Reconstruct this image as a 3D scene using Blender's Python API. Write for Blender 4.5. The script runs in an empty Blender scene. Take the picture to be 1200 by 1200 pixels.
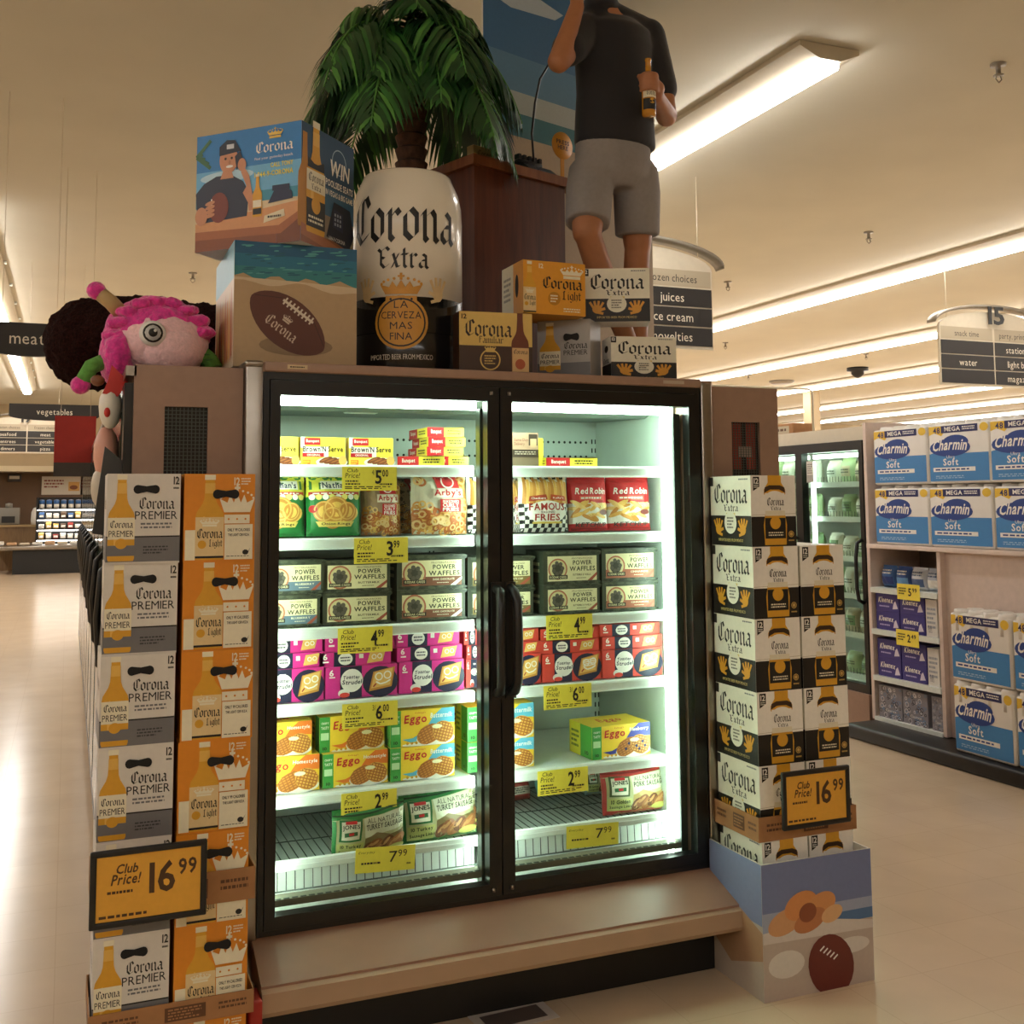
import bpy, bmesh, math, random
from mathutils import Vector, Matrix
from mathutils.geometry import tessellate_polygon
R = random.Random(7)
PI = math.pi
SC = bpy.context.scene
COL = SC.collection

# ------------------------------------------------------------------ camera
YAW, PITCH, ROLL = math.radians(22.226), math.radians(5.0), math.radians(-0.4)
FPX, CX, CY, CAMZ = 1270.0, 600.0, 475.0, 1.62
_f = Vector((math.sin(YAW) * math.cos(PITCH), math.cos(YAW) * math.cos(PITCH), math.sin(PITCH)))
_r = Vector((math.cos(YAW), -math.sin(YAW), 0))
_u = _r.cross(_f)
CR = _r * math.cos(ROLL) + _u * math.sin(ROLL)
CU = _u * math.cos(ROLL) - _r * math.sin(ROLL)
cam_d = bpy.data.cameras.new('camera')
cam_d.sensor_width = 36.0
cam_d.sensor_fit = 'HORIZONTAL'
cam_d.lens = FPX / 1200 * 36.0
cam_d.shift_y = (CY - 600.0) / 1200.0
cam_d.clip_start = 0.05
cam_d.clip_end = 200
cam = bpy.data.objects.new('camera', cam_d)
COL.objects.link(cam)
_m = Matrix((CR, CU, -_f)).transposed().to_4x4()
_m.translation = Vector((0, 0, CAMZ))
cam.matrix_world = _m
SC.camera = cam
CPOS = Vector((0, 0, CAMZ))


def at(px, py, Y=None, X=None, Z=None):
    """Point of the place seen at a photograph pixel, on a plane of constant Y, X or Z."""
    d = CR * ((px - CX) / FPX) - CU * ((py - CY) / FPX) + _f
    if Y is not None:
        t = Y / d.y
    elif X is not None:
        t = X / d.x
    else:
        t = (Z - CAMZ) / d.z
    return CPOS + d * t


# ------------------------------------------------------------------ world, exposure
SC.view_settings.view_transform = 'Standard'
SC.view_settings.look = 'None'
SC.view_settings.gamma = 1.0
SC.view_settings.exposure = 1.12
SC.view_settings.use_curve_mapping = False
W = bpy.data.worlds.new('world')
SC.world = W
W.use_nodes = True
W.node_tree.nodes['Background'].inputs[0].default_value = (1.0, 0.92, 0.8, 1)
W.node_tree.nodes['Background'].inputs[1].default_value = 0.05
SC.cycles.max_bounces = 8
SC.cycles.diffuse_bounces = 4
SC.cycles.glossy_bounces = 4
SC.cycles.transparent_max_bounces = 16
SC.cycles.caustics_reflective = False
SC.cycles.caustics_refractive = False
SC.cycles.sample_clamp_indirect = 6.0
STRIP_E = 11.0       # ceiling tubes
FRZ_E = 14.0        # freezer tubes
CEIL = 4.1


# ------------------------------------------------------------------ materials
def lin(c):
    return tuple((x / 12.92 if x <= 0.04045 else ((x + 0.055) / 1.055) ** 2.4) for x in c)


def hx(s):
    s = s.lstrip('#')
    return lin(tuple(int(s[i:i + 2], 16) / 255 for i in (0, 2, 4)))


MATS = {}


def mat(name, color, rough=0.5, metal=0.0, noise=0.0, scale=20.0, emit=0.0, bump=0.0, spec=0.5, sheen=0.0, coat=0.0):
    if name in MATS:
        return MATS[name]
    m = bpy.data.materials.new(name)
    m.use_nodes = True
    nt = m.node_tree
    b = nt.nodes['Principled BSDF']
    c = hx(color) if isinstance(color, str) else color
    b.inputs['Base Color'].default_value = (*c, 1)
    b.inputs['Roughness'].default_value = rough
    b.inputs['Metallic'].default_value = metal
    b.inputs['Specular IOR Level'].default_value = spec
    if sheen:
        b.inputs['Sheen Weight'].default_value = sheen
    if coat:
        b.inputs['Coat Weight'].default_value = coat
        b.inputs['Coat Roughness'].default_value = 0.1
    if emit:
        b.inputs['Emission Color'].default_value = (*c, 1)
        b.inputs['Emission Strength'].default_value = emit
    if noise or bump:
        tc = nt.nodes.new('ShaderNodeTexCoord')
        nz = nt.nodes.new('ShaderNodeTexNoise')
        nz.inputs['Scale'].default_value = scale
        nz.inputs['Detail'].default_value = 5
        nt.links.new(tc.outputs['Object'], nz.inputs['Vector'])
        if noise:
            rp = nt.nodes.new('ShaderNodeMapRange')
            rp.inputs[1].default_value = 0.3
            rp.inputs[2].default_value = 0.7
            rp.inputs[3].default_value = 1 - noise
            rp.inputs[4].default_value = 1 + noise
            nt.links.new(nz.outputs['Fac'], rp.inputs[0])
            mx = nt.nodes.new('ShaderNodeVectorMath')
            mx.operation = 'SCALE'
            mx.inputs[0].default_value = c
            nt.links.new(rp.outputs[0], mx.inputs['Scale'])
            nt.links.new(mx.outputs[0], b.inputs['Base Color'])
        if bump:
            bp = nt.nodes.new('ShaderNodeBump')
            bp.inputs['Strength'].default_value = bump
            bp.inputs['Distance'].default_value = 0.01
            nt.links.new(nz.outputs['Fac'], bp.inputs['Height'])
            nt.links.new(bp.outputs[0], b.inputs['Normal'])
    MATS[name] = m
    return m


def k(color, rough=0.45):
    """Printed ink of a colour."""
    return mat('ink_' + color.strip('#') + ('' if rough == 0.45 else '_%d' % int(rough * 100)), color, rough, noise=0.03, scale=60)


def glass_mat(name, tint, refl):
    m = bpy.data.materials.new(name)
    m.use_nodes = True
    nt = m.node_tree
    nt.nodes.clear()
    o = nt.nodes.new('ShaderNodeOutputMaterial')
    t = nt.nodes.new('ShaderNodeBsdfTransparent')
    t.inputs[0].default_value = (*tint, 1)
    g = nt.nodes.new('ShaderNodeBsdfGlossy')
    g.inputs['Roughness'].default_value = 0.03
    fr = nt.nodes.new('ShaderNodeFresnel')
    fr.inputs[0].default_value = 1.45
    mu = nt.nodes.new('ShaderNodeMath')
    mu.operation = 'MULTIPLY'
    mu.inputs[1].default_value = refl
    mx = nt.nodes.new('ShaderNodeMixShader')
    nt.links.new(fr.outputs[0], mu.inputs[0])
    ge = nt.nodes.new('ShaderNodeNewGeometry')
    iv = nt.nodes.new('ShaderNodeMath')
    iv.operation = 'SUBTRACT'
    iv.inputs[0].default_value = 1.0
    nt.links.new(ge.outputs['Backfacing'], iv.inputs[1])
    m2 = nt.nodes.new('ShaderNodeMath')
    m2.operation = 'MULTIPLY'
    nt.links.new(mu.outputs[0], m2.inputs[0])
    nt.links.new(iv.outputs[0], m2.inputs[1])
    nt.links.new(m2.outputs[0], mx.inputs[0])
    nt.links.new(t.outputs[0], mx.inputs[1])
    nt.links.new(g.outputs[0], mx.inputs[2])
    nt.links.new(mx.outputs[0], o.inputs[0])
    return m


def floor_mat():
    m = mat('vinyl_floor', '#d8c0a2', 0.2, noise=0.05, scale=3.0, spec=0.6)
    nt = m.node_tree
    b = nt.nodes['Principled BSDF']
    tc = nt.nodes.new('ShaderNodeTexCoord')
    br = nt.nodes.new('ShaderNodeTexBrick')
    br.offset = 0.0
    br.inputs['Scale'].default_value = 1.0
    br.inputs['Brick Width'].default_value = 0.305
    br.inputs['Row Height'].default_value = 0.305
    br.inputs['Mortar Size'].default_value = 0.002
    br.inputs['Color1'].default_value = (1, 1, 1, 1)
    br.inputs['Color2'].default_value = (0.975, 0.975, 0.975, 1)
    br.inputs['Mortar'].default_value = (0.9, 0.885, 0.87, 1)
    nt.links.new(tc.outputs['Object'], br.inputs['Vector'])
    old = b.inputs['Base Color'].links[0].from_socket
    mx = nt.nodes.new('ShaderNodeVectorMath')
    mx.operation = 'MULTIPLY'
    nt.links.new(old, mx.inputs[0])
    nt.links.new(br.outputs['Color'], mx.inputs[1])
    nt.links.new(mx.outputs[0], b.inputs['Base Color'])
    return m


def wood_mat(name, c1, c2):
    m = mat(name, c1, 0.4)
    nt = m.node_tree
    b = nt.nodes['Principled BSDF']
    tc = nt.nodes.new('ShaderNodeTexCoord')
    mp = nt.nodes.new('ShaderNodeMapping')
    mp.inputs['Scale'].default_value = (14, 14, 1.2)
    nz = nt.nodes.new('ShaderNodeTexNoise')
    nz.inputs['Scale'].default_value = 3
    nz.inputs['Detail'].default_value = 6
    rp = nt.nodes.new('ShaderNodeValToRGB')
    rp.color_ramp.elements[0].position = 0.3
    rp.color_ramp.elements[0].color = (*hx(c1), 1)
    rp.color_ramp.elements[1].position = 0.7
    rp.color_ramp.elements[1].color = (*hx(c2), 1)
    nt.links.new(tc.outputs['Object'], mp.inputs[0])
    nt.links.new(mp.outputs[0], nz.inputs['Vector'])
    nt.links.new(nz.outputs['Fac'], rp.inputs[0])
    nt.links.new(rp.outputs[0], b.inputs['Base Color'])
    return m


WHITE, BLACK, YEL = k('#f2efe8'), k('#14120f'), k('#f7e350')
M_CEIL = mat('ceiling_paint', '#cfcab9', 0.85, noise=0.03, scale=1.5)
M_WALL = mat('wall_paint', '#b9a584', 0.8, noise=0.04, scale=2)
M_BROWNWALL = mat('brown_wall_paint', '#6d5540', 0.8, noise=0.06, scale=3)
M_PANEL = mat('beige_enamel', '#9a7c6a', 0.45, noise=0.05, scale=30)
M_DISP = mat('pale_beige_laminate', '#d9c6ba', 0.5, noise=0.05, scale=25)
M_KICK = mat('beige_kick_enamel', '#946f5b', 0.4, noise=0.04, scale=10)
M_BUMP = mat('cream_bumper', '#a88a70', 0.5, noise=0.04, scale=10)
M_STEEL = mat('brushed_steel', '#9a9288', 0.28, 1.0, noise=0.12, scale=8)
M_BLK = mat('black_frame', '#0b0a09', 0.3, noise=0.1, scale=30)
M_BLKP = mat('black_plastic', '#141312', 0.4, noise=0.1, scale=30)
M_LINER = mat('freezer_liner', '#c9d3cb', 0.4, noise=0.05, scale=5)
M_SHELF = mat('white_shelf_enamel', '#e6ebe6', 0.35, noise=0.03, scale=20)
M_RAIL = mat('price_rail_plastic', '#dfe6e0', 0.3, noise=0.04, scale=40)
M_WIRE = mat('grey_wire', '#5c625c', 0.4, 0.6, noise=0.05)
M_HOLE = mat('dark_hole', '#1c2620', 0.8)
M_CARD = mat('brown_cardboard', '#a3754c', 0.8, noise=0.08, scale=25)
M_CARDW = mat('white_cardboard', '#d9d2c6', 0.6, noise=0.03, scale=25)
M_TUBE = mat('fluorescent_tube', (1.0, 0.975, 0.94), 0.5, emit=STRIP_E)
M_FTUBE = mat('freezer_tube', (0.80, 1.0, 0.86), 0.5, emit=FRZ_E)
M_HOUS = mat('fixture_enamel', '#b7aa90', 0.5, noise=0.03)
M_SIGNB = mat('sign_black', '#2a2623', 0.5, noise=0.05)
M_SIGNW = mat('sign_cream', '#d2c7b0', 0.5, noise=0.03)
M_SIGNG = mat('sign_grey', '#8f877a', 0.4, 0.3, noise=0.05)
M_GLASS = glass_mat('door_glass', (0.93, 0.97, 0.94), 0.55)
M_GLASS2 = glass_mat('cooler_glass', (0.85, 0.92, 0.87), 1.0)

# ------------------------------------------------------------------ glyphs
GL = {}


def make_glyphs():
    chars = [chr(i) for i in range(33, 127)]
    obs = []
    for bold in (0, 1):
        for c in chars:
            cu = bpy.data.curves.new('g', 'FONT')
            cu.body = c
            cu.resolution_u = 2
            cu.offset = 0.022 * bold
            o = bpy.data.objects.new('g', cu)
            COL.objects.link(o)
            obs.append((bold, c, o, cu))
    dg = bpy.context.evaluated_depsgraph_get()
    for bold, c, o, cu in obs:
        me = bpy.data.meshes.new_from_object(o.evaluated_get(dg))
        vs = [(v.co.x, v.co.y) for v in me.vertices]
        fs = [tuple(p.vertices) for p in me.polygons]
        x0 = min(v[0] for v in vs) if vs else 0
        x1 = max(v[0] for v in vs) if vs else 0.3
        GL[(bold, c)] = ([(x - x0, y) for x, y in vs], fs, x1 - x0)
        bpy.data.meshes.remove(me)
    for bold, c, o, cu in obs:
        bpy.data.objects.remove(o)
        bpy.data.curves.remove(cu)


make_glyphs()

BL = {
    'C': (1.0, [[(.98, 1.12), (.78, 1.42), (.5, 1.28)], [(.52, 1.42), (.16, 1.08), (.16, .35), (.48, .02), (.95, .25)], [(.56, 1.35), (.56, .3)], [(-.05, .7), (.16, .9)]]),
    'o': (.78, [[(.12, .78), (.12, .22), (.38, .03), (.62, .2), (.62, .78), (.38, .97), (.12, .78)]]),
    'r': (.62, [[(.02, .8), (.14, .95), (.14, .12), (.28, .0)], [(.2, .72), (.42, .95), (.56, .8)]]),
    'n': (.82, [[(.02, .8), (.14, .95), (.14, .1), (.26, .0)], [(.2, .75), (.48, .95), (.62, .8), (.62, .1), (.76, .0)]]),
    'a': (.8, [[(.14, .78), (.36, .95), (.6, .8), (.6, .12), (.76, .0)], [(.6, .55), (.3, .52), (.12, .35), (.12, .15), (.3, .02), (.58, .2)]]),
    'E': (.95, [[(.88, 1.2), (.66, 1.42), (.22, 1.15), (.22, .3), (.5, .02), (.9, .26)], [(.22, .74), (.5, .66), (.74, .84)], [(-.02, 1.3), (.2, 1.12)]]),
    'x': (.76, [[(.04, .85), (.2, .95), (.5, .05), (.7, .1)], [(.62, .95), (.08, .0)]]),
    't': (.56, [[(.22, 1.3), (.22, .15), (.38, .0), (.52, .12)], [(.02, .9), (.5, .92)]]),
    'L': (.95, [[(.3, 1.45), (.3, .15)], [(.06, .12), (.3, .05), (.6, .02), (.9, .25)], [(.08, 1.2), (.3, 1.45), (.5, 1.35)]]),
    'i': (.36, [[(.02, .8), (.14, .95), (.14, .1), (.28, .0)], [(.12, 1.2), (.2, 1.34)]]),
    'g': (.78, [[(.12, .78), (.12, .25), (.38, .05), (.62, .22)], [(.12, .78), (.38, .97), (.62, .85), (.62, -.2), (.35, -.42), (.1, -.3)]]),
    'h': (.8, [[(.02, 1.35), (.14, 1.45), (.14, .1), (.26, 0)], [(.2, .75), (.48, .95), (.62, .8), (.62, .05), (.48, -.2)]]),
    'F': (.9, [[(.25, 1.4), (.25, .0)], [(.06, 1.2), (.3, 1.42), (.85, 1.3)], [(.25, .78), (.65, .85)]]),
    'm': (1.2, [[(.02, .8), (.14, .95), (.14, .1), (.24, .0)], [(.2, .75), (.44, .95), (.56, .8), (.56, .1), (.66, .0)], [(.62, .75), (.86, .95), (.98, .8), (.98, .1), (1.12, .0)]]),
    'l': (.36, [[(.02, 1.35), (.14, 1.45), (.14, .12), (.3, 0)]]),
}
NIB = (math.cos(math.radians(38)) * .115, math.sin(math.radians(38)) * .115)


# ------------------------------------------------------------------ mesh builder
class MB:
    def __init__(s):
        s.v, s.f, s.mi, s.ms, s.sm = [], [], [], [], []

    def m(s, material):
        if material not in s.ms:
            s.ms.append(material)
        return s.ms.index(material)

    def add(s, vs, fs, material, smooth=False, M=None):
        o = len(s.v)
        s.v += [tuple(M @ Vector(p)) if M else tuple(p) for p in vs]
        i = s.m(material)
        for f in fs:
            s.f.append(tuple(o + a for a in f))
            s.mi.append(i)
            s.sm.append(smooth)

    def box(s, a, b, material, M=None):
        (x0, y0, z0), (x1, y1, z1) = a, b
        s.add([(x0, y0, z0), (x1, y0, z0), (x1, y1, z0), (x0, y1, z0), (x0, y0, z1), (x1, y0, z1), (x1, y1, z1), (x0, y1, z1)],
              [(0, 3, 2, 1), (4, 5, 6, 7), (0, 1, 5, 4), (1, 2, 6, 5), (2, 3, 7, 6), (3, 0, 4, 7)], material, M=M)

    def rbox(s, a, b, r, material, seg=3, M=None):
        """Box with rounded edges."""
        bm = bmesh.new()
        bmesh.ops.create_cube(bm, size=1)
        for v in bm.verts:
            v.co = Vector([(a[i] + b[i]) / 2 + v.co[i] * (b[i] - a[i]) for i in range(3)])
        bmesh.ops.bevel(bm, geom=bm.edges[:] + bm.verts[:], offset=r, segments=seg, profile=.5, affect='EDGES')
        bm.verts.ensure_lookup_table()
        s.add([v.co[:] for v in bm.verts], [tuple(v.index for v in f.verts) for f in bm.faces], material, True, M)
        bm.free()

    def prism(s, pts, d, material, axis='Y', o=0.0, M=None):
        """Outline in the plane across axis, extruded from o to o+d."""
        n = len(pts)

        def P(p, t):
            return {'Y': (p[0], t, p[1]), 'X': (t, p[0], p[1]), 'Z': (p[0], p[1], t)}[axis]
        vs = [P(p, o) for p in pts] + [P(p, o + d) for p in pts]
        tri = tessellate_polygon([[Vector((p[0], p[1], 0)) for p in pts]])
        fs = [tuple(t) for t in tri] + [tuple(n + i for i in reversed(t)) for t in tri]
        fs += [(i, (i + 1) % n, n + (i + 1) % n, n + i) for i in range(n)]
        s.add(vs, fs, material, M=M)

    def tube(s, pts, r, material, n=8, cap=True, M=None, smooth=True):
        pts = [Vector(p) for p in pts]
        rs = r if isinstance(r, (list, tuple)) else [r] * len(pts)
        vs, fs = [], []
        up = Vector((0, 0, 1))
        prev = None
        for i, p in enumerate(pts):
            t = (pts[min(i + 1, len(pts) - 1)] - pts[max(i - 1, 0)]).normalized()
            if prev is None:
                a = t.cross(up if abs(t.z) < .95 else Vector((1, 0, 0))).normalized()
            else:
                a = (prev - t * prev.dot(t)).normalized()
            prev = a
            b = t.cross(a)
            for j in range(n):
                q = 2 * PI * j / n
                vs.append(p + (a * math.cos(q) + b * math.sin(q)) * rs[i])
        for i in range(len(pts) - 1):
            for j in range(n):
                fs.append((i * n + j, i * n + (j + 1) % n, (i + 1) * n + (j + 1) % n, (i + 1) * n + j))
        if cap:
            fs.append(tuple(reversed(range(n))))
            fs.append(tuple(range((len(pts) - 1) * n, len(pts) * n)))
        s.add(vs, fs, material, smooth, M)

    def lathe(s, prof, material, n=32, c=(0, 0, 0), M=None, sx=1.0, sy=1.0, smooth=True):
        vs, fs = [], []
        for (r, z) in prof:
            for j in range(n):
                q = 2 * PI * j / n
                vs.append((c[0] + r * math.cos(q) * sx, c[1] + r * math.sin(q) * sy, c[2] + z))
        for i in range(len(prof) - 1):
            for j in range(n):
                fs.append((i * n + j, i * n + (j + 1) % n, (i + 1) * n + (j + 1) % n, (i + 1) * n + j))
        if prof[0][0] > 1e-6:
            fs.append(tuple(reversed(range(n))))
        if prof[-1][0] > 1e-6:
            fs.append(tuple(range((len(prof) - 1) * n, len(prof) * n)))
        s.add(vs, fs, material, smooth, M)

    def ell(s, c, r, material, n=16, M=None, jit=0.0):
        prof, vs, fs = n // 2 + 1, [], []
        for i in range(prof):
            a = PI * i / (prof - 1)
            for j in range(n):
                q = 2 * PI * j / n
                w = 1 + R.uniform(-jit, jit)
                vs.append((c[0] + r[0] * w * math.sin(a) * math.cos(q), c[1] + r[1] * w * math.sin(a) * math.sin(q), c[2] - r[2] * w * math.cos(a)))
        for i in range(prof - 1):
            for j in range(n):
                fs.append((i * n + j, i * n + (j + 1) % n, (i + 1) * n + (j + 1) % n, (i + 1) * n + j))
        s.add(vs, fs, material, True, M)

    def build(s, name, parent=None, loc=None, rz=0.0):
        me = bpy.data.meshes.new(name)
        me.from_pydata(s.v, [], s.f)
        for x in s.ms:
            me.materials.append(x)
        me.polygons.foreach_set('material_index', s.mi)
        me.polygons.foreach_set('use_smooth', s.sm)
        me.update()
        o = bpy.data.objects.new(name, me)
        COL.objects.link(o)
        if parent:
            o.parent = parent
        if loc is not None:
            o.location = loc
        if rz:
            o.rotation_euler.z = rz
        return o


class Art:
    """Flat printing on a face: u to the right, v upwards, both 0..1."""

    def __init__(s, mb, P, w, h, maxlen=None):
        s.mb, s.w, s.h, s.ml, s.n = mb, w, h, maxlen, 0
        s.P = P

    def tris(s, pts, fs, material, layer):
        s.n += 1
        layer = layer + (s.n % 45) * .02
        if s.ml:
            out = []
            st = [[pts[i] for i in f] for f in fs]
            st2 = []
            for f in st:
                for i in range(1, len(f) - 1):
                    st2.append((f[0], f[i], f[i + 1]))
            while st2:
                a, b, c = st2.pop()
                L = [math.hypot((p[0] - q[0]) * s.w, (p[1] - q[1]) * s.h) for p, q in ((a, b), (b, c), (c, a))]
                mxl = max(L)
                if mxl <= s.ml:
                    out.append((a, b, c))
                    continue
                i = L.index(mxl)
                if i == 0:
                    m = ((a[0] + b[0]) / 2, (a[1] + b[1]) / 2)
                    st2 += [(a, m, c), (m, b, c)]
                elif i == 1:
                    m = ((b[0] + c[0]) / 2, (b[1] + c[1]) / 2)
                    st2 += [(a, b, m), (a, m, c)]
                else:
                    m = ((a[0] + c[0]) / 2, (a[1] + c[1]) / 2)
                    st2 += [(a, b, m), (m, b, c)]
            vs = [s.P(p[0], p[1], layer) for t in out for p in t]
            s.mb.add(vs, [(3 * i, 3 * i + 1, 3 * i + 2) for i in range(len(out))], material, True)
        else:
            s.mb.add([s.P(p[0], p[1], layer) for p in pts], fs, material)

    def rect(s, x0, y0, x1, y1, material, layer=1):
        s.tris([(x0, y0), (x1, y0), (x1, y1), (x0, y1)], [(0, 1, 2, 3)], material, layer)

    def poly(s, pts, material, layer=1):
        t = tessellate_polygon([[Vector((p[0] * s.w, p[1] * s.h, 0)) for p in pts]])
        fs = []
        for a, b, c in t:
            pa, pb, pc = pts[a], pts[b], pts[c]
            if (pb[0] - pa[0]) * (pc[1] - pa[1]) - (pb[1] - pa[1]) * (pc[0] - pa[0]) < 0:
                b, c = c, b
            fs.append((a, b, c))
        s.tris(list(pts), fs, material, layer)

    def ell(s, cx, cy, rx, ry, material, layer=1, n=20, rot=0.0):
        """Radii in units of u (width) and v (height)."""
        ps = []
        for i in range(n):
            a = 2 * PI * i / n
            x, y = rx * s.w * math.cos(a), ry * s.h * math.sin(a)
            ps.append((cx + (x * math.cos(rot) - y * math.sin(rot)) / s.w, cy + (x * math.sin(rot) + y * math.cos(rot)) / s.h))
        s.tris(ps + [(cx, cy)], [(i, (i + 1) % n, n) for i in range(n)], material, layer)

    def disc(s, cx, cy, r, material, layer=1, n=20):
        s.ell(cx, cy, r, r * s.w / s.h, material, layer, n)

    def ring(s, cx, cy, r, wd, material, layer=1, n=24):
        ps, fs = [], []
        for i in range(n):
            a = 2 * PI * i / n
            for q in (r, r - wd):
                ps.append((cx + q * math.cos(a), cy + q * math.sin(a) * s.w / s.h))
        for i in range(n):
            j = (i + 1) % n
            fs.append((2 * i, 2 * j, 2 * j + 1, 2 * i + 1))
        s.tris(ps, fs, material, layer)

    def line(s, pts, wd, material, layer=1):
        """Polyline, wd in units of u."""
        h = wd * s.w / 2
        for a, b in zip(pts, pts[1:]):
            dx, dy = (b[0] - a[0]) * s.w, (b[1] - a[1]) * s.h
            L = math.hypot(dx, dy) or 1
            nx, ny = -dy / L * h / s.w, dx / L * h / s.h
            s.tris([(a[0] - nx, a[1] - ny), (b[0] - nx, b[1] - ny), (b[0] + nx, b[1] + ny), (a[0] + nx, a[1] + ny)], [(0, 1, 2, 3)], material, layer)

    def _fit(s, ps, fs, box, material, layer, shear=0.0, arc=0.0, parts=False):
        x0, y0, x1, y1 = box
        ax, bx_ = min(p[0] for p in ps), max(p[0] for p in ps)
        ay, by = min(p[1] for p in ps), max(p[1] for p in ps)
        q = []
        for p in ps:
            u, v = (p[0] - ax) / (bx_ - ax or 1), (p[1] - ay) / (by - ay or 1)
            q.append((x0 + (x1 - x0) * u + shear * (y1 - y0) * (v - .5) * s.h / s.w, y0 + (y1 - y0) * v + arc * (1 - (2 * u - 1) ** 2)))
        if parts:
            for f in fs:
                s.tris([q[i] for i in f], [tuple(range(len(f)))], material, layer)
        else:
            s.tris(q, fs, material, layer)

    def text(s, t, x0, y0, x1, y1, material, layer=2, bold=0, shear=0.0, arc=0.0):
        ps, fs, x = [], [], 0.0
        for c in t:
            if c == ' ':
                x += .26
                continue
            vs, gf, wd = GL[(bold, c)]
            o = len(ps)
            ps += [(x + a, b) for a, b in vs]
            fs += [tuple(o + i for i in f) for f in gf]
            x += wd + (.1 if not bold else .085)
        s._fit(ps, fs, (x0, y0, x1, y1), material, layer, shear, arc)

    def tx(s, t, cx, cy, h, material, layer=2, bold=0, align=0, wmax=.95, sq=1.0):
        """Text of capital height h (of v) at natural width; align -1 starts at cx, 0 centres on it."""
        wd = sum(.26 if c == ' ' else GL[(bold, c)][2] + (.1 if not bold else .085) for c in t)
        w = min(wd * h / .7 * s.h / s.w * sq, wmax)
        x0 = cx if align < 0 else cx - w / 2
        up = max(max((p[1] for p in GL[(bold, c)][0]), default=0) for c in t if c != ' ')
        dn = min(min((p[1] for p in GL[(bold, c)][0]), default=0) for c in t if c != ' ')
        s.text(t, x0, cy - h / 2 + dn * h / .7, x0 + w, cy - h / 2 + up * h / .7, material, layer, bold)

    def black(s, t, x0, y0, x1, y1, material, layer=2, shear=0.0):
        ps, fs, x = [], [], 0.0
        for c in t:
            wd, strokes = BL[c]
            for st in strokes:
                for a, b in zip(st, st[1:]):
                    o = len(ps)
                    qs = [(a[0] + NIB[0], a[1] + NIB[1]), (a[0] - NIB[0], a[1] - NIB[1]), (b[0] - NIB[0], b[1] - NIB[1]), (b[0] + NIB[0], b[1] + NIB[1])]
                    ar = sum(qs[i][0] * qs[(i + 1) % 4][1] - qs[(i + 1) % 4][0] * qs[i][1] for i in range(4))
                    if ar < 0:
                        qs.reverse()
                    ps += [(x + p[0], p[1]) for p in qs]
                    fs.append((o, o + 1, o + 2, o + 3))
            x += wd + .06
        s._fit(ps, fs, (x0, y0, x1, y1), material, layer, shear, 0.0, True)

    def fine(s, x0, y0, x1, y1, n, material, layer=2, seed=1):
        """Rows of print too small to read."""
        rr = random.Random(seed)
        hh = (y1 - y0) / n
        for i in range(n):
            y = y1 - (i + .75) * hh
            x = x0
            end = x1 - rr.uniform(0, .3) * (x1 - x0)
            while x < end:
                wd = rr.uniform(.05, .16) * (x1 - x0)
                s.rect(x, y, min(x + wd, end), y + hh * .5, material, layer)
                x += wd + .035 * (x1 - x0)

    def crown(s, cx, cy, w, h, material, layer=2, gem=None):
        x0 = cx - w / 2
        s.rect(cx - w * .36, cy - h * .5, cx + w * .36, cy - h * .28, material, layer)
        base = cy - h * .22
        pts = [(cx - w * .37, base), (cx + w * .37, base), (x0 + w, cy + h * .12), (x0 + w * .78, cy + h * .02), (x0 + w * .7, cy + h * .22), (x0 + w * .6, cy + h * .02),
               (cx, cy + h * .26), (x0 + w * .4, cy + h * .02), (x0 + w * .3, cy + h * .22), (x0 + w * .22, cy + h * .02), (x0, cy + h * .12)]
        s.poly(pts, material, layer)
        for i in range(9):
            a = PI * (i + .5) / 9
            s.disc(cx + math.cos(a) * w * .47, cy + h * .1 + math.sin(a) * h * .22, w * .035, material, layer, 8)
        s.rect(cx - w * .03, cy + h * .26, cx + w * .03, cy + h * .5, material, layer)
        s.rect(cx - w * .08, cy + h * .36, cx + w * .08, cy + h * .42, material, layer)
        if gem:
            for i in range(3):
                s.disc(cx - w * .24 + i * w * .24, cy - h * .39, w * .03, gem, layer + 1, 8)

    def hand(s, cx, cy, w, h, material, layer=2, flip=1):
        f = flip
        s.ell(cx, cy - h * .1, w * .3, h * .3, material, layer, 12)
        for i, a in enumerate((-.36, -.13, .1, .33)):
            s.line([(cx + f * w * a * .6, cy), (cx + f * w * a * 1.25, cy + h * (.42, .5, .5, .4)[i])], w * .15, material, layer)
        s.line([(cx + f * w * .1, cy - h * .2), (cx + f * w * .52, cy - h * .05)], w * .17, material, layer)
        s.line([(cx - f * w * .1, cy - h * .3), (cx + f * w * .4, cy - h * .42)], w * .16, material, layer)

    def bottle(s, cx, y0, w, h, liquid, layer=2, cap=None, neck=None, label=None):
        pts = []
        for t, hw in ((0, .46), (.03, .5), (.5, .5), (.56, .46), (.61, .36), (.66, .26), (.72, .2), (.9, .165), (1, .165)):
            pts.append((cx + w * hw, y0 + h * t))
        pts += [(2 * cx - x, y) for x, y in reversed(pts)]
        s.poly(pts, liquid, layer)
        if cap:
            s.rect(cx - w * .19, y0 + h * .94, cx + w * .19, y0 + h, cap, layer + 1)


# ------------------------------------------------------------------ objects
def tag(o, label, cat, group=None):
    o['label'] = label
    o['category'] = cat
    if group:
        o['group'] = group
    return o


def thing(name, label, cat, loc=(0, 0, 0), rz=0.0, group=None):
    o = bpy.data.objects.new(name, None)
    o.empty_display_size = 0.1
    COL.objects.link(o)
    o.location = loc
    o.rotation_euler.z = rz
    return tag(o, label, cat, group)


def struct(name, mb):
    o = mb.build(name)
    o['kind'] = 'structure'
    return o


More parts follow.
